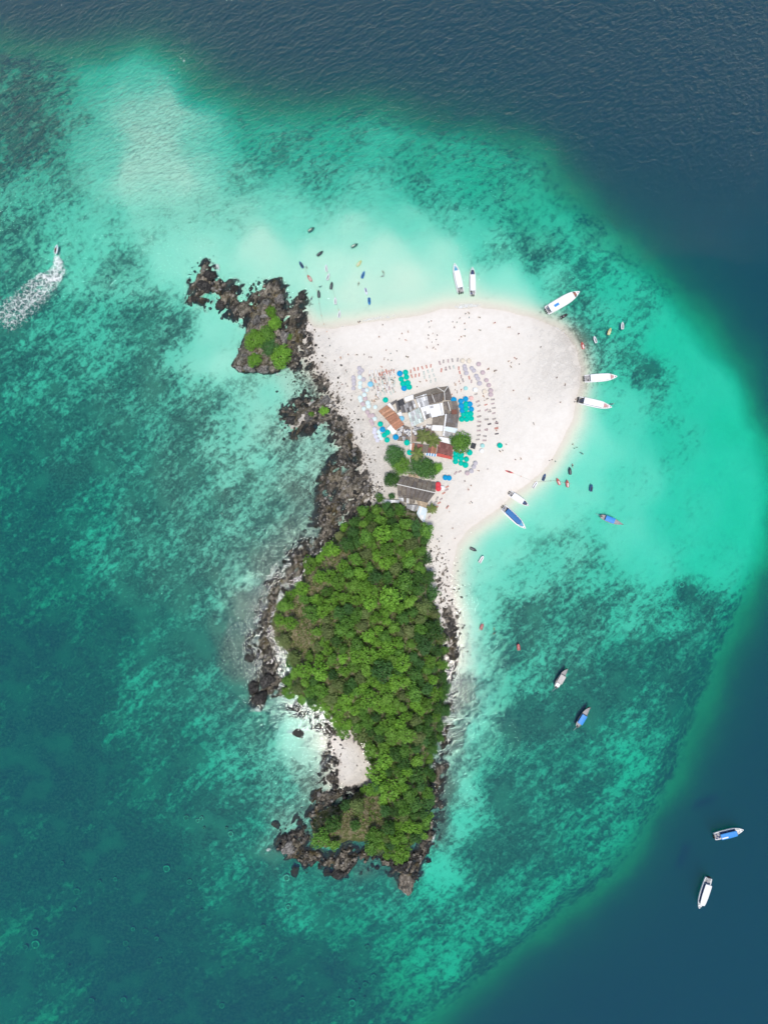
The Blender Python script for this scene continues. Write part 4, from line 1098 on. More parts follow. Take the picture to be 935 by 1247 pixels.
umbrellas(zoom(460,530,7.79,[(742,172,T),(790,182,T),(870,165,T),(740,212,T),(790,220,T),(840,228,T),(738,252,T),(788,266,T),(832,282,T)]), 'clustered below the round green tree')
umbrellas(zoom(460,530,7.79,[(300,165,T),(275,70,T)]), 'at the west end of the long red roof')
umbrellas(zoom(460,530,7.79,[(640,402,B_),(675,408,B_),(570,468,'red'),(574,505,'red'),(612,500,'white')]), 'east of the thatched longhouse')
umbrellas(zoom(545,500,9.35,[(595,400,T)]), 'standing alone on the eastern sand')
umbrellas(zoom(545,500,9.35,[(400,400,'aqua'),(390,455,'white')]), 'beside the slatted shade')
umbrellas(zoom(545,500,9.35,[(318,600,L),(300,640,L),(272,690,L),(225,715,K)]), 'in the short south eastern row')

def chair_spec(name, col):
    fab = paint('sling_' + name, col, .8, .1, .1, 3)
    b = MB()
    for s in (-1, 1):
        b.tube([(s * .3, -.75, .22), (s * .3, .25, .34), (s * .3, .85, .85)], .03, 5)
        b.tube([(s * .3, -.55, -.1), (s * .3, -.35, .28)], .025, 5); b.tube([(s * .3, .55, -.1), (s * .3, .15, .32)], .025, 5)
    fr = b.build('frame', POST)
    b = MB(); vs = []
    prof = [(-.75, .24), (-.35, .24), (0, .27), (.25, .33), (.55, .58), (.85, .86)]
    for y, z in prof: vs += [(-.3, y, z), (.3, y, z)]
    n = len(vs); vs += [(x, y, z - .02) for x, y, z in vs]
    fs = []
    for k in range(5): a = 2 * k; fs += [(a, a + 1, a + 3, a + 2), (n + a, n + a + 2, n + a + 3, n + a + 1)]
    b.add(vs, fs)
    return [('frame', fr), ('sling', b.build('sling', fab))]
CC = {'red': (.62, .30, .26), 'grey': (.42, .39, .39), 'mint grey': (.56, .64, .61), 'mauve': (.50, .40, .42), 'dark': (.16, .15, .17), 'white': (.78, .79, .8)}
CS = {k: chair_spec(k.replace(' ', '_'), v) for k, v in CC.items()}
def chairs(pts, where, face=0.0, pair=False):
    for x, y, c in pts:
        for s in ((-1, 1) if pair else (0,)):
            p = ground(x, y, .3)
            q = Vector((p.x + s * .42 * math.cos(face), p.y + s * .42 * math.sin(face), p.z))
            place(CS[c], 'deck_chair', f'{c} sling deck chair {where}', 'deck chair', q, face + vr.uniform(-.3, .3), vr.uniform(.78, .95), f'{c} deck chairs {where}')
r_ = 'red'; g_ = 'grey'; mg = 'mint grey'; mv = 'mauve'
chairs(zoom(500,430,7.79,[(0,175,r_),(35,155,r_),(70,150,r_),(110,140,r_),(150,130,r_),(190,122,r_),(10,220,r_),(45,215,r_),(80,208,r_),(125,190,mg),(165,175,mg),(205,165,mg),(130,230,mg),(178,225,mg),(220,210,mg),(190,270,mg),(235,255,mg)]), 'in the rows north of the thatched hall', 0.15)
chairs(zoom(500,430,7.79,[(275,95,mv),(310,80,g_),(355,75,mv),(395,70,g_),(445,65,g_),(290,165,r_),(335,150,mv),(370,140,g_),(408,135,mg),(455,145,r_),(465,185,r_),(478,225,mv),(495,260,g_),(555,235,r_),(575,270,mv)]), 'in the rows north east of the thatched hall', 0.1)
chairs(zoom(500,430,7.79,[(632,460,mv),(643,500,g_),(645,550,mv),(648,600,g_),(650,650,mv),(645,692,g_),(645,735,mv),(615,390,g_),(710,490,r_),(715,540,mv),(745,555,g_),(715,630,g_),(743,672,'dark'),(713,725,mv),(775,440,g_),(775,480,mv),(785,520,g_),(785,570,mv),(790,625,g_),(810,660,mv),(810,710,r_)]), 'in the eastern rows facing the sea', -1.4)
chairs(zoom(545,500,9.35,[(350,70,g_),(355,125,mv),(350,175,g_),(350,228,mv),(350,280,g_),(340,330,g_),(440,100,g_),(475,155,'dark'),(435,220,mv),(420,290,g_),(415,340,mv),(525,95,g_),(553,145,'dark'),(550,205,r_),(555,265,'dark')]), 'in the south eastern rows', -1.6)
chairs(zoom(460,530,7.79,[(735,360,mv),(775,345,mv),(655,490,r_),(650,520,mv),(622,550,r_),(598,607,mv),(578,643,r_),(560,600,g_),(545,635,g_),(555,680,r_),(485,780,mv),(658,683,r_)]), 'beside the longhouse and the small palm', -0.9)
pts = []
for row in range(9):
    for c in range(9):
        x = 300 + c * 42 + row * 16 + vr.uniform(-15, 15); y = 255 + row * 38 - c * 6 + vr.uniform(-14, 14)
        if x > 640 or (y > 540 and x > 470): continue
        pts.append((x, y, vr.choice([mg, mg, g_, 'white', 'white', r_ if row in (0, 3) else mv])))
chairs(zoom(420,430,10.39,pts), 'in the sunbathing area behind the western umbrellas', 0.2)
chairs(zoom(420,430,10.39,[(440,270,r_),(470,262,r_),(500,258,r_),(530,248,r_),(560,240,r_),(590,234,r_),(620,228,r_)]), 'in the line beside the umbrella block', 0.2)

def table_spec():
    b = MB(); b.box((0, 0, .74), (1.1, .7, .05)); top = b.build('table_top', paint('table_white', (.7, .7, .7)))
    res = [('table_top', top)]
    for sx in (-1, 1):
        for sy in (-1, 1):
            b = MB(); b.box((sx * .48, sy * .28, .36), (.05, .05, .74)); res.append(('leg', b.build('leg', POST)))
    return res
def seat_spec(col, nm):
    mt = paint('seat_' + nm, col); b = MB(); b.box((0, 0, .44), (.44, .44, .04)); s = b.build('seat', mt)
    b = MB(); b.box((0, .21, .68), (.44, .04, .44)); bk = b.build('backrest', mt); res = [('seat', s), ('backrest', bk)]
    for sx in (-1, 1):
        for sy in (-1, 1):
            b = MB(); b.box((sx * .19, sy * .19, .2), (.04, .04, .46)); res.append(('leg', b.build('leg', mt)))
    return res
TS = table_spec(); SS = [('grey', seat_spec((.35, .36, .40), 'grey')), ('white', seat_spec((.72, .72, .73), 'white')), ('navy', seat_spec((.06, .08, .16), 'navy'))]
for poly, n, where in ((V1([(270,435),(380,475),(380,595),(285,595)]), 15, 'on the paved terrace'), (V1([(405,485),(585,450),(590,500),(410,540)]), 14, 'on the terrace below the green sheets')):
    for _ in range(n):
        x, y = rand_in(poly); p = ground(x, y, .7); rz = vr.uniform(-.4, .4)
        place(TS, 'dining_table', f'white dining table {where}', 'table', (p.x, p.y, GZ + .16), rz, 1, f'tables {where}')
        for s in (-1, 1):
            for side in (-.3, .3):
                nm, sp = vr.choice(SS)
                q = Matrix.Rotation(rz, 3, 'Z') @ Vector((side, s * .6, 0))
                place(sp, 'plastic_chair', f'{nm} plastic chair at a dining table {where}', 'chair', (p.x + q.x, p.y + q.y, GZ + .16), rz + (0 if s > 0 else math.pi), 1, f'{nm} chairs {where}')
# ------------------------------------------------------------------ boats
GEL = paint('white_hull', (.84, .85, .86), .35, .5, .05); BLUEH = paint('blue_cover', (.035, .16, .42), .6, .3, .1); BLUEB = paint('bright_blue_roof', (.04, .27, .70), .5, .4, .08)
DARK = paint('black_engine', (.03, .03, .035), .4, .5); DECK = paint('grey_deck', (.36, .35, .36)); TEAKR = paint('red_brown_bow_deck', (.42, .17, .12)); NAVY = paint('navy_cushion', (.05, .08, .20))
GLASS = paint('tinted_screen', (.03, .05, .07), .15, .6); WOODB = paint('longtail_wood', (.20, .13, .09)); GREYC = paint('grey_canopy', (.55, .52, .50)); LBLUE = paint('sky_blue_bow', (.10, .38, .58)); CREAM = paint('cream_cushion', (.72, .70, .66)); PINK = paint('pink_cushion', (.55, .32, .32))
STEEL = paint('steel_rail', (.6, .62, .64), .3, .6)

def hull_ring(x, w, zt, zb, flare):
    return [Vector((x, -w, zt)), Vector((x, -w * flare, zb * .4)), Vector((x, -w * .35, zb)), Vector((x, w * .35, zb)), Vector((x, w * flare, zb * .4)), Vector((x, w, zt))]

def speedboat(label, stern, bow, width, roof, bowmat, roof_span=(.14, .72), engines=3, patch_=None, extras='u', roofw=.86, sterncol=None):
    a, c = P(*stern), P(*bow); d = c - a; Lg = d.length; W = width * S / 2
    o = link('speedboat', None, None, (a + c) / 2, math.atan2(d.y, d.x)); tag(o, label, 'boat')
    X = lambda t: (t - .5) * Lg
    prof = [(0.05, .86), (.12, .94), (.3, 1.0), (.55, 1.0), (.7, .92), (.8, .76), (.88, .55), (.95, .27), (1.0, .03)]
    b = MB(); b.loft([hull_ring(X(t), W * k, .95 + .5 * max(0, t - .4) ** 1.5, -.45 + .35 * max(0, t - .7) * 3 * .9, .86) for t, k in prof], 0, True, True, True)
    link('hull', b.build('hull', GEL, False), o)
    # gunwale rail and rubbing strake
    for s in (-1, 1):
        b = MB(); b.tube([(X(t), s * W * k * 1.0, .99 + .5 * max(0, t - .4) ** 1.5) for t, k in prof], .07, 5); link('gunwale', b.build('gunwale', GEL), o)
    def dpoly(t0, t1, k):
        ts = [t for t, _ in prof if t0 < t < t1]; ts = [t0] + ts + [t1]
        f = lambda t: np.interp(t, [q[0] for q in prof], [q[1] for q in prof])
        return [(X(t), -W * f(t) * k) for t in ts] + [(X(t), W * f(t) * k) for t in reversed(ts)]
    dz = lambda t: .97 + .5 * max(0, t - .4) ** 1.5
    b = MB(); b.prism(dpoly(.06, roof_span[0] + .02, .82), dz(.1), dz(.1) + .05); link('stern_deck', b.build('stern_deck', sterncol or DECK), o)
    b = MB(); b.prism(dpoly(roof_span[1] + .02, .9, .72), dz(.82) + .01, dz(.82) + .06); bd = link('bow_deck', b.build('bow_deck', bowmat), o)
    # U-shaped bow cushions
    cm = {NAVY: DARK, TEAKR: DARK}.get(bowmat, CREAM)
    for s in (-1, 1):
        b = MB(); t0, t1 = roof_span[1] + .04, .88
        b.tube([(X(t0), s * W * .55, dz(.8) + .2), (X((t0 + t1) / 2), s * W * .48, dz(.8) + .2), (X(t1), s * W * .16, dz(.85) + .2)], .16, 6); link('bow_seat', b.build('bow_seat', cm), o)
    b = MB(); b.box((X(.945), 0, dz(.95) + .1), (.3, .3, .2)); link('anchor_locker', b.build('anchor_locker', DARK), o)
    # cabin sides, windscreen, roof
    r0, r1 = roof_span; f = lambda t: np.interp(t, [q[0] for q in prof], [q[1] for q in prof])
    def rp(k, e=0):
        ts = [r0 + (r1 - r0) * q for q in (0, .04, .3, .6, .85, .95, 1.0)]
        return [(X(t), -W * min(f(t), 1) * k * (.9 if i in (0, 6) else 1)) for i, t in enumerate(ts)] + [(X(t), W * min(f(t), 1) * k * (.9 if i in (0, 6) else 1)) for i, t in reversed(list(enumerate(ts)))]
    poly = rp(roofw); n = len(poly); zt = 2.55
    b = MB(); cx = X((r0 + r1) / 2)
    b.loft([[Vector((x, y, zt)) for x, y in poly], [Vector((x, y, zt + .08)) for x, y in poly], [Vector((cx + (x - cx) * .97, y * .86, zt + .2)) for x, y in poly], [Vector((cx + (x - cx) * .9, y * .4, zt + .26)) for x, y in poly]], 0)
    rf = link('roof', b.build('roof', roof), o)
    if patch_:
        b = MB(); b.box((X(patch_[0]), patch_[3] * W, zt + .29), (patch_[1] * Lg, patch_[2] * W * 2, .03)); link('roof_panel', b.build('roof_panel', patch_[4]), rf)
    for t in (r0 + .02, (r0 + r1) / 2, r1 - .03):
        for s in (-1, 1):
            b = MB(); b.tube([(X(t), s * W * f(t) * .8, .9), (X(t), s * W * f(t) * .8 * roofw / .86, zt + .03)], .045, 5); link('roof_post', b.build('roof_post', STEEL), o)
    b = MB(); b.box((X(r1 - .015), 0, 1.7), (.08, W * f(r1) * 1.5, 1.2), rot=Matrix.Rotation(-.35, 3, 'Y')); link('windscreen', b.build('windscreen', GLASS), o)
    for s in (-1, 1):
        b = MB(); b.box((X((r0 + r1) / 2), s * W * .55, 1.15), ((r1 - r0) * Lg * .85, .45, .4)); link('bench', b.build('bench', NAVY), o)
    for k in range(engines):
        y = (k - (engines - 1) / 2) * min(.75, W * 1.5 / max(engines, 1)); x = X(.03)
        b = MB(); b.loft([[Vector((x + dx * 1.0, y + dy, z)) for dx, dy in ((-.38, -.16), (-.38, .16), (.28, .22), (.28, -.22))] for z in (.55, 1.25)] + [[Vector((x + dx * .7, y + dy * .7, 1.42)) for dx, dy in ((-.38, -.16), (-.38, .16), (.28, .22), (.28, -.22))]], 0)
        e = link('engine', b.build('engine', DARK), o)
        b = MB(); b.box((x - .05, y, .1), (.22, .12, 1.0)); link('engine_leg', b.build('engine_leg', DARK), e)
    if extras:
        for k in range(5):
            b = MB(); b.box((X(vr.uniform(.07, r0)), vr.uniform(-.6, .6) * W, 1.2), (vr.uniform(.25, .6), vr.uniform(.25, .6), .4), vr.uniform(0, 3)); link('gear_bag', b.build('gear_bag', vr.choice([DARK, CREAM, DECK, NAVY])), o)
    return o
speedboat('white roofed speedboat with a blue bow deck by the north beach', (561,358.5), (552.8,321.5), 8.8, GEL, LBLUE, (.17, .72), 3)
speedboat('slim white roofed speedboat with a navy bow beside the blue bowed one', (575,361.5), (574.6,326), 7.4, GEL, NAVY, (.15, .70), 2)
speedboat('long white speedboat with a blue roof panel and red bow deck', (662.5,380.5), (704.5,356), 12.0, GEL, TEAKR, (.11, .80), 3, (.30, .13, .26, -.1, BLUEB))
speedboat('white speedboat with a plain roof at the eastern tip of the sand', (708.5,462), (750,459), 9.6, GEL, PINK, (.19, .77), 3)
speedboat('white speedboat with black stern engines beached east of the spit', (701.5,487), (743.5,496.5), 9.2, GEL, PINK, (.17, .74), 4, sterncol=DARK)
speedboat('small white roofed speedboat with a navy bow cushion off the south beach', (618.5,599.5), (643,616), 7.4, GEL, NAVY, (.18, .70), 2)
speedboat('speedboat with a dark blue canopy off the south beach', (610.5,616.5), (639,643.5), 9.2, BLUEH, LBLUE, (.18, .76), 2, roofw=.7)
speedboat('white speedboat with a bright blue roof anchored in deep water', (866.5,1018), (903,1009), 9.6, BLUEB, CREAM, (.20, .74), 2, (.32, .2, .16, -.3, GEL), roofw=.75)
speedboat('all white speedboat with a solid roof anchored in deep water', (861.8,1066), (849.2,1104.5), 9.4, GEL, CREAM, (.20, .84), 2)

def longtail(label, stern, bow, width, canopy, span, stern_white=False):
    a, c = P(*stern), P(*bow); d = c - a; Lg = d.length; W = width * S / 2
    o = link('longtail_boat', None, None, (a + c) / 2, math.atan2(d.y, d.x)); tag(o, label, 'boat')
    X = lambda t: (t - .5) * Lg
    prof = [(0, .45, .7), (.1, .75, .6), (.3, 1, .55), (.5, 1, .6), (.7, .8, .75), (.85, .5, 1.1), (.94, .25, 1.6), (1.0, .08, 2.2)]
    b = MB(); b.loft([[Vector((X(t), -W * k, z)), Vector((X(t), -W * k * .7, z * .2 - .1)), Vector((X(t), 0, z * .25 - .4)), Vector((X(t), W * k * .7, z * .2 - .1)), Vector((X(t), W * k, z))] for t, k, z in prof], 0, True, True, False)
    link('hull', b.build('hull', WOODB), o)
    b = MB(); vs = []
    for t, k, z in prof: vs += [(X(t), -W * k * .92, z - .15), (X(t), W * k * .92, z - .15)]
    n = len(vs); vs += [(x, y, z - .06) for x, y, z in vs]
    fs = []
    for k in range(len(prof) - 1): e = 2 * k; fs += [(e, e + 2, e + 3, e + 1), (n + e, n + e + 1, n + e + 3, n + e + 2)]
    b.add(vs, fs); link('deck', b.build('deck', DECK), o)
    for s in (-1, 1):
        b = MB(); b.tube([(X(t), s * W * k, z + .03) for t, k, z in prof], .05, 5); link('gunwale', b.build('gunwale', GREYC), o)
    b = MB(); x0, x1 = X(span[0]), X(span[1]); rings = []
    for x in np.linspace(x0, x1, 5): rings.append([Vector((x, W * .95 * math.cos(q), 1.75 + .22 * math.sin(q))) for q in np.linspace(0, math.pi, 7)] + [Vector((x, -W * .9, 1.72)), Vector((x, W * .9, 1.72))])
    b.loft(rings, 0); link('canopy', b.build('canopy', canopy), o)
    for x in (x0 + .2, (x0 + x1) / 2, x1 - .2):
        for s in (-1, 1):
            b = MB(); b.tube([(x, s * W * .8, .4), (x, s * W * .8, 1.76)], .035, 5); link('canopy_post', b.build('canopy_post', WOODB), o)
    for t in (.28, .4, .52, .78):
        b = MB(); b.box((X(t), 0, .62), (.3, W * 1.5, .06)); link('bench', b.build('bench', WOODB), o)
    if stern_white:
        b = MB(); b.box((X(.16), 0, 1.0), (.16 * Lg, W * 1.3, .35)); link('stern_box', b.build('stern_box', GEL), o)
    b = MB(); b.box((X(.02), 0, .95), (.7, .45, .5)); en = link('engine', b.build('engine', DARK), o)
    b = MB(); b.tube([(X(.0), 0, .9), (X(-.22), .3, .0)], .05, 5); link('propeller_shaft', b.build('propeller_shaft', STEEL), en)
    b = MB(); b.tube([(X(.99), 0, 1.9), (X(1.02), 0, 2.5)], [.12, .05], 6); link('prow_post', b.build('prow_post', WOODB), o)
longtail('wooden longtail boat with a blue canopy in the eastern lagoon', (730.5,628.5), (756,638.5), 7, BLUEB, (.2, .62))
longtail('wooden longtail boat with a grey canopy over the reef', (675.8,837), (689.2,813.5), 7.6, GREYC, (.27, .66), True)
longtail('wooden longtail boat with a blue canopy over the reef', (701.6,884.5), (716.5,860), 7.2, BLUEB, (.18, .60))

# jet skis
def jet_spec(nm, col, seatcol):
    m1 = paint('jetski_' + nm, col, .35, .5, .06); m2 = paint('jetskiseat_' + nm, seatcol, .6, .3)
    prof = [(-1.45, .44), (-1.2, .52), (-.3, .58), (.5, .54), (1.0, .36), (1.35, .16), (1.5, .03)]
    b = MB(); b.loft([[Vector((x, -w, .32 + .06 * max(0, x))), Vector((x, -w * .8, -.1)), Vector((x, w * .8, -.1)), Vector((x, w, .32 + .06 * max(0, x))), Vector((x, w * .55, .5)), Vector((x, -w * .55, .5))] for x, w in prof], 0)
    hull = b.build('hull', m1)
    b = MB(); b.loft([[Vector((x, -w, .45)), Vector((x, w, .45)), Vector((x, w * .8, z)), Vector((x, -w * .8, z))] for x, w, z in ((-1.25, .2, .72), (-.8, .22, .82), (-.2, .22, .8), (.2, .2, .86))], 0)
    seat = b.build('seat', m2)
    b = MB(); b.loft([[Vector((x, -w, .45)), Vector((x, w, .45)), Vector((x, w * .6, z)), Vector((x, -w * .6, z))] for x, w, z in ((.2, .26, .95), (.55, .3, .98), (1.0, .22, .72), (1.25, .1, .56))], 0)
    cowl = b.build('cowling', m1)
    b = MB(); b.tube([(.25, -.42, 1.02), (.38, 0, 1.05), (.25, .42, 1.02)], .04, 5); bar = b.build('handlebar', DARK)
    b = MB(); b.box((-1.35, 0, .46), (.3, .6, .06)); st = b.build('stern_step', DARK)
    return [('hull', hull), ('seat', seat), ('cowling', cowl), ('handlebar', bar), ('stern_step', st)]
JC = {'white': ((.82, .83, .84), (.25, .25, .28)), 'black': ((.04, .05, .06), (.16, .17, .18)), 'navy': ((.04, .10, .24), (.03, .03, .04)), 'blue': ((.03, .20, .50), (.04, .07, .16)), 'red and white': ((.62, .14, .12), (.8, .78, .76)),
      'yellow': ((.70, .66, .28), (.65, .64, .6)), 'white and navy': ((.75, .76, .84), (.05, .08, .22)), 'dark green': ((.05, .14, .12), (.70, .72, .60))}
JS = {k: jet_spec(k.replace(' ', '_'), *v) for k, v in JC.items()}
def jets(pts, where, cnt={}):
    for x, y, ang, c in pts:
        p = P(x, y)
        place(JS[c], 'jet_ski', f'{c} jet ski floating {where}', 'jet ski', (p.x, p.y, .05), R(ang), 1.02, f'{c} jet skis {where}')
NB = lambda pts: zoom(340, 260, 6.68, pts)
jets(NB([(383,445,95,'white'),(398,515,70,'white'),(457,712,92,'white'),(490,820,84,'white')]), 'in the line moored off the north beach')
jets(NB([(180,418,120,'navy')]), 'at the islet end of the north mooring line')
jets(NB([(247,527,125,'red and white')]), 'near the islet rocks')
jets(NB([(425,588,80,'black'),(322,655,92,'black')]), 'close to the white ones off the north beach')
jets(NB([(260,132,35,'dark green')]), 'farthest out from the north beach')
jets(NB([(332,327,38,'black')]), 'with pale trim outside the north mooring line')
jets(NB([(612,262,28,'dark green')]), 'beyond the yellow one')
jets(NB([(650,407,50,'yellow')]), 'off the north beach')
jets(NB([(682,500,70,'blue')]), 'beside the yellow one')
jets(NB([(707,637,-75,'white and navy')]), 'next to the blue ones off the north beach')
jets(NB([(732,717,-87,'blue')]), 'nearest the north beach sand')
NE = lambda pts: zoom(680, 380, 8.91, pts)
jets(NE([(257,365,105,'red and white')]), 'in the clear shallows of the eastern shore')
jets(NE([(392,300,108,'white')]), 'beside the red one of the eastern shore')
jets(NE([(548,213,70,'yellow')]), 'between the two white ones off the eastern shore')
jets(NE([(688,150,90,'white')]), 'farthest off the eastern shore')
SB = lambda pts: zoom(540, 560, 3.896, pts)
jets(SB([(475,83,70,'navy')]), 'beside the small white dinghy')
jets(SB([(543,103,115,'red and white')]), 'east of the navy one off the south beach')
jets(SB([(586,113,95,'red and white')]), 'beyond its red neighbour off the south beach')
jets(SB([(598,53,95,'black')]), 'off the south east beach by the mooring line')
jets(SB([(699,133,85,'navy')]), 'farthest east off the south beach')
jets(SB([(140,425,-25,'black')]), 'on the weed near the narrow beach')

# dinghies, kayak, raft
def dinghy(label, px, py, ang, Lg, Wd, col, name='dinghy', cat='dinghy', z=0.0):
    p = P(px, py); o = link(name, None, None, (p.x, p.y, z), R(ang)); tag(o, label, cat)
    h = Lg / 2; w = Wd / 2; r = w * .38
    b = MB(); b.tube([(-h, -w + r, .25), (h * .45, -w + r, .25), (h * .8, -w * .45, .3), (h, 0, .34), (h * .8, w * .45, .3), (h * .45, w - r, .25), (-h, w - r, .25)], r, 8); link('tube_hull', b.build('tube_hull', col, True), o)
    b = MB(); b.prism([(-h * .95, -w * .7), (h * .5, -w * .7), (h * .85, 0), (h * .5, w * .7), (-h * .95, w * .7)], .02, .12); link('floor', b.build('floor', DECK if col is not DARK else DARK), o)
    b = MB(); b.box((-h * .1, 0, .36), (.3, Wd * .8, .06)); link('bench', b.build('bench', GREYC), o)
    b = MB(); b.box((-h * .9, 0, .3), (.1, Wd * .75, .45)); link('transom', b.build('transom', GREYC), o)
REDP = paint('red_plastic', (.62, .10, .10), .4, .4, .08)
dinghy('small white dinghy by the mooring line of the south beach', *SB([(432,120)])[0], 58, 3.0, 1.3, GEL)
dinghy('white dinghy beside the black jet ski off the narrow beach', *SB([(178,473)])[0], 60, 3.0, 1.3, GEL)
dinghy('black inflatable raft floating beside the long white speedboat', *zoom(655,345,15.58,[(485,625)])[0], 28, 2.9, 1.2, DARK, 'inflatable_raft', 'raft')
ST = lambda pts: zoom(560, 740, 4.675, pts)
for q, ang, lab in (((122,110), 70, 'red dinghy close to the eastern rocks below the beach'), ((332,225), 95, 'red dinghy farther out over the reef')):
    dinghy(lab, *ST([q])[0], ang, 2.5, 1.2, REDP)
p = ground(*zoom(545,500,9.35,[(697,697)])[0])
o = link('kayak', None, None, (p.x, p.y, p.z + .18), R(-18)); tag(o, 'red kayak drawn up on the eastern sand', 'kayak')
b = MB(); b.loft([[Vector((x, w * math.cos(q), .2 * w / .35 * math.sin(q) + .02)) for q in np.linspace(0, 2 * math.pi, 9)[:-1]] for x, w in ((-1.7, .03), (-1.2, .25), (-.4, .36), (.4, .36), (1.2, .25), (1.7, .03))], 0); link('hull', b.build('hull', REDP, True), o)
b = MB(); b.loft([[Vector((.5 * k * math.cos(q), .24 * k * math.sin(q), .2 + h)) for q in np.linspace(0, 2 * math.pi, 13)[:-1]] for k, h in ((1, .0), (.9, .03))], 0); link('cockpit', b.build('cockpit', DARK), o)
# moving jet ski with its wake
p = P(69.5, 304)
WK = Vector((p.x, p.y, .1))
place(jet_spec('sea', (.80, .80, .82), (.10, .06, .08)), 'jet_ski', 'speeding white jet ski at the head of its foaming wake', 'jet ski', WK, R(78), 1.25)

# mooring lines with floats
ROPE = paint('rope', (.55, .56, .5)); FLOAT = paint('orange_float', (.75, .25, .08))
def rope(label, pts, lab=None):
    o = link('mooring_rope', None, None, P(*pts[0], .02)); tag(o, label, 'rope')
    b = MB(); V = []
    for (x, y), (x2, y2) in zip(pts, pts[1:]):
        for k in range(6): V.append((x + (x2 - x) * k / 6, y + (y2 - y) * k / 6))
    V.append(pts[-1])
    W_ = []
    for x, y in V:
        g = ground(x, y); W_.append(Vector((g.x, g.y, max(g.z + .05, .02))) - o.location)
    b.tube(W_, .045, 5); link('line', b.build('line', ROPE), o)
    for k in range(2, len(W_) - 1, 5):
        b = MB(); q = W_[k]; b.loft([[q + Vector((.16 * math.sin(e) * math.cos(a), .16 * math.sin(e) * math.sin(a), .16 * math.cos(e))) for a in np.linspace(0, 2 * math.pi, 7)[:-1]] for e in (.3, 1, 1.6, 2.2, 2.9)], 0); link('float', b.build('float', FLOAT, True), o)
rope('thin mooring rope running from the islet jet skis to the north sand', NB([(200,440),(255,540),(310,630),(330,760),(352,868)]) + zoom(360,360,4.675,[(170,185),(195,245)]))
rope('thin mooring rope running past the dinghy to the south sand', zoom(545,500,9.35,[(720,700),(800,735)]) + SB([(432,105),(520,100),(600,115)]))
rope('thin mooring rope among the northern jet skis', NB([(385,440),(400,520),(430,600),(460,700),(495,830)]))

# ------------------------------------------------------------------ foam
def foam_material():
    m = bpy.data.materials.new('foam'); m.use_nodes = True; t = NT(m); t.n.remove(t.bsdf)
    d = t.node('ShaderNodeBsdfDiffuse'); d.inputs['Color'].default_value = (.88, .9, .9, 1); tr_ = t.node('ShaderNodeBsdfTransparent')
    n = t.noise(t.geo(), .8, 9, .8, .8); v = t.voro(t.geo(), .55, 'DISTANCE_TO_EDGE')
    lace = t.step(v, 0.0, .2, 1.0, 0.0)
    k = t.math('ADD', t.math('MULTIPLY', t.step(n, .3, .7, 0, 1, False), .8), t.math('MULTIPLY', lace, .2))
    f = t.math('ADD', k, t.math('SUBTRACT', t.attr('foam'), 1.0))
    a = t.step(f, .0, .75, 0.0, .8)
    mx = t.node('ShaderNodeMixShader'); t.l.new(a, mx.inputs[0]); t.l.new(tr_.outputs[0], mx.inputs[1]); t.l.new(d.outputs[0], mx.inputs[2]); t.l.new(mx.outputs[0], t.out.inputs['Surface'])
    return m
FOAM = foam_material()
def foam_strip(name, label, pts, z=.03, n=9):
    """pts: px, py, half width px, strength"""
    V = []; A = []
    seg = []
    for p0, p1 in zip(pts, pts[1:]):
        for k in range(8): seg.append(tuple(p0[i] + (p1[i] - p0[i]) * k / 8 for i in range(4)))
    seg.append(pts[-1])
    for i, (x, y, w, s) in enumerate(seg):
        x2, y2 = seg[min(i + 1, len(seg) - 1)][:2]; x1, y1 = seg[max(i - 1, 0)][:2]
        dx, dy = x2 - x1, y2 - y1; l = math.hypot(dx, dy) + 1e-6; nx, ny = -dy / l, dx / l
        for k in range(n):
            u = k / (n - 1) * 2 - 1; e = min(1, 6 * i / len(seg), 6 * (len(seg) - 1 - i) / len(seg))
            q = P(x + nx * w * u, y + ny * w * u); V.append((q.x, q.y, z)); A.append(s * (1 - abs(u) ** 2.5) * e)
    F = [(i * n + k, i * n + k + 1, (i + 1) * n + k + 1, (i + 1) * n + k) for i in range(len(seg) - 1) for k in range(n - 1)]
    me = mesh(name, V, F, FOAM); a = me.attributes.new('foam', 'FLOAT', 'POINT'); a.data.foreach_set('value', A)
    o = link(name, me); tag(o, label, 'foam', kind='stuff'); return o
foam_strip('wake_foam', 'foaming wake fanning out behind the speeding jet ski', [(69.5,302,2.5,1.2),(70,312,6,1.2),(71,325,11,1.0),(63,342,18,.86),(50,353,24,.82),(34,366,28,.8),(16,380,30,.78),(0,392,32,.76),(-25,410,34,.7)])
foam_strip('wake_foam', 'inner foam curl of the jet ski wake', [(74,316,2,.9),(79,328,4,.95),(72,341,5,1.05),(58,338,6,1.0),(50,334,5,.9),(38,343,5,.8),(24,353,5,.7),(0,366,5,.6)], .045)
foam_strip('wake_foam', 'old faint wake of the jet ski', [(-5,318,6,.35),(4,312,7,.4),(9,325,5,.45),(5,338,5,.4),(-5,345,5,.3)], .04)
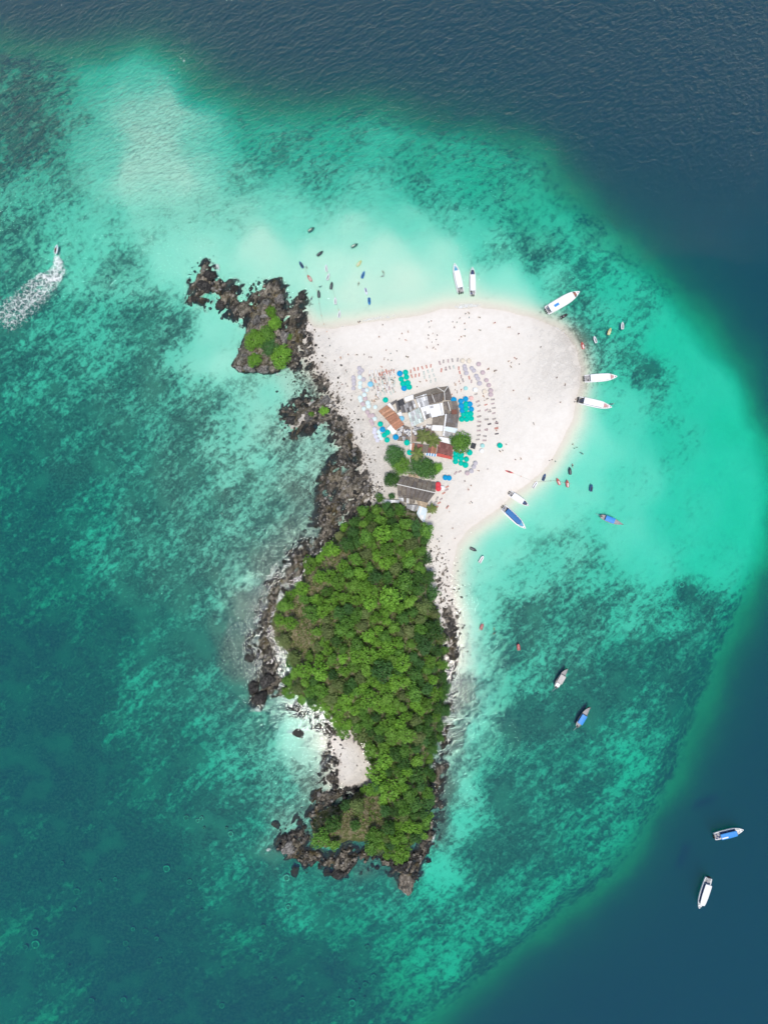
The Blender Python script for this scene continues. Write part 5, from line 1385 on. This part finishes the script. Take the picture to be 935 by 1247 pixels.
for pts, lab in [([(436,392,2,.6),(450,389,3,.85),(470,386,3,.8),(490,383,2,.6)], 'thin line of surf on the north beach'),
                 ([(548,374,2,.5),(560,373,4,1.0),(575,372,4,.95),(592,373,2,.5)], 'small breaking wave behind the speedboat engines'),
                 ([(668,395,1.5,.5),(680,401,2.5,.8),(690,408,2,.6)], 'surf line at the corner of the sand spit'),
                 ([(700,428,1,.3),(705,448,1.4,.5),(704,470,1.2,.4),(698,500,1.4,.45),(692,520,1,.3)], 'thin surf line along the eastern tip'),
                 ([(400,400,1,.4),(415,398,2,.6),(430,396,1.5,.5)], 'faint surf at the western end of the north beach'),
                 ([(322,712,3,.6),(332,700,5,1.0),(336,690,4,.8),(330,706,3,.5)], 'white water on the rocks of the western shore'),
                 ([(308,765,3,.6),(314,755,4,.9),(318,750,3,.5)], 'white water in the rocky gully of the western shore'),
                 ([(302,866,2,.5),(312,864,4,.9),(322,866,3,.6)], 'surf around the large western crag'),
                 ([(346,892,2,.5),(353,891,3,1.1),(358,894,2,.6)], 'foam burst by the rock off the small cove'),
                 ([(386,942,2,.5),(392,932,3,.8),(398,925,2,.5)], 'surf on the rocks beside the small cove'),
                 ([(322,1038,2,.4),(327,1035,3,.9),(332,1033,2,.5)], 'foam at the western point'),
                 ([(400,1066,2,.4),(412,1068,3,.8),(424,1064,2,.5)], 'foam around the rocks below the knoll'),
                 ([(524,1030,2,.4),(528,1020,3,.9),(530,1012,2,.5)], 'foam on the south east rocks'),
                 ([(486,1082,2,.5),(495,1088,3,.8),(505,1082,2,.5)], 'foam around the southern tip rock'),
                 ([(258,326,3,.5),(264,324,5,.9),(270,334,4,.6)], 'white water on the islet reef rocks'),
                 ([(330,456,2,.4),(338,456,3,.8),(344,458,2,.4)], 'foam below the islet cliff'),
                 ([(345,512,2,.5),(348,518,3,.7),(352,526,2,.5)], 'foam at the outcrop west of the beach'),
                 ([(566,776,2,.4),(569,784,3,.8),(570,792,2,.4)], 'foam on the eastern rocks below the beach'),
                 ([(549,868,2,.4),(556,872,3,.6),(560,880,2,.4)], 'foam on the eastern shore rocks'),
                 ([(222,1070 - 870,0.8,.0),(232,205,0.8,.0),(240,210,0.8,.0)], None)]:
    if lab: foam_strip('surf_foam', lab, pts)

# coral heads that show as pale rings in the dark water
def coral_mesh(seed):
    r = random.Random(seed); b = MB(); n = 16; rings = []
    ph = [r.uniform(0, 6) for _ in range(3)]
    for rad, z in ((1.3, -1.6), (1.15, -.8), (1.05, -.25), (.98, .0), (.8, .05), (.66, -.12), (.3, -.3)):
        rings.append([Vector((rad * (1 + .1 * math.sin(2 * a + ph[0]) + .07 * math.sin(5 * a + ph[1])) * math.cos(a), rad * (1 + .1 * math.sin(3 * a + ph[2])) * math.sin(a), z)) for a in [2 * math.pi * k / n for k in range(n)]])
    b.loft(rings); return b
def coral_material(name, dark, rim):
    m = newmat(name, dark, .9, .1); t = NT(m); g = t.coord((1, 1, 0)); ln = t.node('ShaderNodeVectorMath', operation='LENGTH'); t.l.new(g, ln.inputs[0])
    r = ln.outputs['Value']; n = t.noise(t.coord(), 3.0, 5, .7)
    k = t.math('MULTIPLY', t.step(r, .68, .85), t.step(r, 1.0, 1.12, 1.0, 0.0)); k = t.math('MULTIPLY', k, t.step(n, .38, .6))
    t.base(t.mix(k, dark, rim)); return m
cm = coral_material('coral', (.22, .20, .16), (.86, .84, .72)); cm2 = coral_material('coral_brown', (.19, .17, .13), (.60, .54, .42))
CORAL = [coral_mesh(i).build('coral_head', cm if i % 2 else cm2, True) for i in range(6)]
crl = zoom(0,800,2.79,[(240,825,5),(97,1008,6),(63,1016,4),(95,967,5),(635,782,4),(680,557,3),(626,558,4),(435,955,3),(475,965,4),(515,990,3),(408,1007,4),(415,1028,2),(525,1068,4),(740,1230,4),(290,1203,4),(740,1100,2),(190,725,3),(780,610,4),(765,590,2),(667,565,3),(688,590,2),(375,780,3),(318,790,3),(228,888,3),(675,887,3),(553,742,5),(212,1083,2),(398,1208,4),(520,1217,3)]) + \
      zoom(280,1050,3.117,[(212,70,5),(338,137,3),(218,185,4),(120,272,4),(462,570,5),(512,500,4),(475,495,2),(490,520,2),(410,557,2),(510,550,2),(545,465,3),(268,568,4),(108,382,3),(160,490,3),(800,258,3),(520,350,4)]) + \
      [(833,713,4),(828,742,3)]
for i, (x, y, r) in enumerate(crl):
    p = P(x, y); rad = r * S * .8
    d = interp(H, p.x, p.y) + (.9 if x < 700 else .6)
    o = link('coral_head', CORAL[i % 6], None, (p.x, p.y, d), i * 1.3, (rad, rad, 1)); where = 'south west of the island' if x < 600 else 'along the outer edge of the eastern reef'
    w_ = 'pale' if (i % 6) % 2 else 'brown'
    tag(o, f'{w_} ring shaped coral head under the water {where}', 'coral', f'{w_} coral heads {where}')

# ------------------------------------------------------------------ people
def person_mesh(name, pose, swim, hair, skin):
    """one continuous figure grown with the Skin modifier"""
    J = {'stand': [(0,0,.93),(0,0,1.15),(0,.01,1.38),(0,0,1.5),(0,-.02,1.62),(0,-.01,1.74),(-.1,0,.88),(-.11,.01,.5),(-.11,.03,.07),(-.11,-.1,.03),(.1,0,.88),(.11,.01,.5),(.11,.03,.07),(.11,-.1,.03),(-.19,0,1.4),(-.25,.03,1.13),(-.26,-.04,.88),(-.26,-.07,.78),(.19,0,1.4),(.25,.03,1.13),(.26,-.04,.88),(.26,-.07,.78)],
         'walk': [(0,0,.92),(0,-.02,1.15),(0,-.03,1.38),(0,-.04,1.5),(0,-.07,1.62),(0,-.06,1.74),(-.1,0,.87),(-.11,-.2,.5),(-.11,-.22,.07),(-.11,-.36,.05),(.1,0,.87),(.11,.1,.5),(.11,.36,.12),(.11,.3,.02),(-.19,-.03,1.4),(-.26,.1,1.15),(-.25,.14,.92),(-.25,.13,.82),(.19,-.03,1.4),(.26,-.14,1.16),(.24,-.32,1.0),(.23,-.4,.96)],
         'sit': [(0,0,.14),(0,.08,.36),(0,.12,.58),(0,.1,.7),(0,.06,.82),(0,.06,.94),(-.1,-.02,.12),(-.12,-.38,.32),(-.12,-.72,.06),(-.12,-.86,.04),(.1,-.02,.12),(.12,-.4,.3),(.12,-.74,.06),(.12,-.88,.04),(-.19,.12,.6),(-.26,.24,.36),(-.28,.3,.1),(-.28,.26,.04),(.19,.12,.6),(.26,.24,.36),(.28,.3,.1),(.28,.26,.04)]}
    J['swim'] = [(x, -(z - .93) + 0.0, -.1 + y * .4 + (.1 if z > 1.5 else 0)) for x, y, z in J['stand']]
    E = [(0,1),(1,2),(2,3),(3,4),(4,5),(0,6),(6,7),(7,8),(8,9),(0,10),(10,11),(11,12),(12,13),(2,14),(14,15),(15,16),(16,17),(2,18),(18,19),(19,20),(20,21)]
    rad = [.15,.13,.15,.06,.1,.08,.095,.062,.04,.035,.095,.062,.04,.035,.06,.045,.035,.03,.06,.045,.035,.03]
    me = bpy.data.meshes.new('skel'); me.from_pydata(J[pose], E, []); ob = bpy.data.objects.new('skel', me); COL.objects.link(ob)
    sk = ob.modifiers.new('skin', 'SKIN'); 
    lay = me.skin_vertices[0] if me.skin_vertices else None
    if lay is None:
        bpy.context.view_layer.objects.active = ob
        bpy.context.view_layer.update()
        lay = me.skin_vertices[0]
    for i, r in enumerate(rad): lay.data[i].radius = (r, r * (.72 if i < 3 else 1))
    lay.data[0].use_root = True
    su = ob.modifiers.new('sub', 'SUBSURF'); su.levels = 1; su.render_levels = 1
    dg = bpy.context.evaluated_depsgraph_get(); ev = bpy.data.meshes.new_from_object(ob.evaluated_get(dg)); ev.name = name
    bpy.data.objects.remove(ob); 
    ev.materials.clear()
    for m in (skin, swim, hair): ev.materials.append(m)
    j = [Vector(q) for q in J[pose]]
    for f in ev.polygons:
        c = f.center; k = 0
        if min((c - j[0]).length, (c - (j[0] + j[1]) / 2).length, (c - j[6]).length, (c - j[10]).length) < .2: k = 1
        if (c - j[2]).length < .17 and 'top' in name: k = 1
        hd = (j[5] - j[4]).normalized(); rel = c - j[4]
        if rel.length < .3 and (rel.dot(hd) > .05 or (rel.dot(hd) > -.04 and rel.y > .03)): k = 2
        f.material_index = k; f.use_smooth = True
    return ev
SKIN = [paint('skin_light', (.55, .36, .27), .6, .3, .05), paint('skin_tan', (.36, .21, .14), .6, .3, .05), paint('skin_dark', (.17, .10, .07), .6, .3, .05)]
HAIR = paint('dark_hair', (.03, .022, .018), .7, .2); SWIM = {'red': paint('swim_red', (.55, .05, .05)), 'navy': paint('swim_navy', (.03, .05, .18)), 'black': paint('swim_black', (.02, .02, .022)), 'white': paint('swim_white', (.8, .8, .8)), 'teal': paint('swim_teal', (.02, .35, .36)), 'orange': paint('swim_orange', (.75, .28, .06))}
PEOPLE = {}
def person(px, py, pose, where, z=None):
    col = vr.choice(list(SWIM)); key = (pose, col)
    if key not in PEOPLE: PEOPLE[key] = person_mesh('person_top' if len(PEOPLE) % 2 else 'person_plain', pose, SWIM[col], HAIR, vr.choice(SKIN))
    p = ground(px, py, .8) if z is None else P(px, py, z)
    o = link('person', PEOPLE[key], None, (p.x, p.y, p.z + (0 if z is None else 0)), vr.uniform(0, 6.3), vr.uniform(.95, 1.06))
    verb = {'stand': 'standing', 'walk': 'walking', 'sit': 'sitting', 'swim': 'floating'}[pose]
    tag(o, f'person in {col} swimwear {verb} {where}', 'person', f'people in {col} {verb} {where}')
def crowd(pts, where, poses=('stand', 'walk', 'stand', 'sit')):
    for x, y in pts: person(x, y, vr.choice(poses), where)
A1 = lambda pts: zoom(360, 360, 4.675, pts)
crowd(A1([(355,150),(365,145),(495,165),(475,235),(190,245),(195,285),(605,215),(640,205),(590,245),(625,250),(515,310),(540,330),(575,315),(350,335),(390,335),(300,335),(255,350),(222,370),(418,350),(430,350),(505,355),(525,365),(545,370),(630,345),(640,350),(490,405)]), 'on the sand of the north beach')
crowd(A1([(755,225),(780,215),(805,225),(755,245),(800,250),(745,290),(748,298),(775,265),(785,295),(795,305),(810,280),(780,300)]), 'in the ring of people on the north beach', ('stand',))
crowd(A1([(285,425),(290,435),(285,500),(295,515),(245,530),(250,526),(265,505),(235,585)]), 'beside the western umbrella row')
A2 = lambda pts: zoom(540, 360, 4.675, pts)
crowd(A2([(-70,145),(-85,150),(-80,180),(52,148),(75,152),(92,128),(125,103),(145,98),(145,125),(120,158),(62,180),(122,192),(207,122),(210,195),(122,228),(100,235),(88,252),(292,152)]), 'on the sand behind the moored speedboats')
crowd(A2([(405,352),(370,372),(385,382),(385,405),(430,390),(415,360)]), 'in the small circle on the open sand', ('sit', 'stand'))
crowd(A2([(367,180),(377,180),(427,217),(553,292),(290,430),(300,425),(255,415),(398,540),(643,467),(692,508),(665,607),(488,587),(512,725)]), 'on the open sand of the spit')
crowd(A2([(745,605),(752,590)]), 'by the stern of the beached speedboat', ('stand',))
A3 = lambda pts: zoom(545, 500, 9.35, pts)
crowd(A3([(265,1038),(278,1050),(250,1055),(770,560),(835,550),(455,668),(355,685),(195,805),(265,855),(238,900),(665,385),(625,455),(590,460),(600,470)]), 'on the sand east of the longhouse')
A4 = lambda pts: zoom(420, 600, 5.194, pts)
crowd(A4([(585,295),(595,310),(600,355),(590,390),(610,390),(655,430),(680,225),(610,275),(695,290),(645,90),(660,120)]), 'on the narrow southern beach')
crowd([(697,541),(702,545),(699,546),(672,560),(676,562),(669,561)], 'at the edge of the south east shallows', ('stand',))
# bathers and sunbathers between the chairs
pts = []
for _ in range(42): pts.append((vr.uniform(330, 640), vr.uniform(250, 640)))
crowd([q for q in zoom(420,430,10.39,pts) if not (q[1] > 482 and q[0] > 462)], 'among the western deck chairs', ('sit', 'sit', 'stand'))
crowd(zoom(500,430,7.79,[(150,260),(90,270),(60,320),(415,285),(425,300),(460,268),(470,290),(420,350),(440,360),(480,345),(390,390),(720,440),(700,450),(735,430),(690,385),(690,405),(750,540),(800,165),(790,170),(740,150),(500,75),(560,60),(330,160),(810,650),(812,735)]), 'among the chairs north and east of the restaurant', ('sit', 'stand'))
for x, y in NB([(845,475),(840,507),(645,570),(332,595),(262,690),(222,437)]): person(x, y, 'swim', 'in the shallow water off the north beach', 0.02)
for x, y in ST([(193,118),(193,148)]): person(x, y, 'swim', 'in the water by the eastern rocks', 0.02)
for x, y in [(697,567), (745,492), (708,552)]: person(x, y, 'swim', 'in the eastern lagoon', 0.02)
# rider on the speeding jet ski
person_r = person_mesh('person_rider', 'sit', SWIM['red'], HAIR, SKIN[1])
o = link('person', person_r, None, (WK.x - .05, WK.y - .3, .98), R(168)); tag(o, 'person riding the speeding jet ski with the foaming wake', 'person')
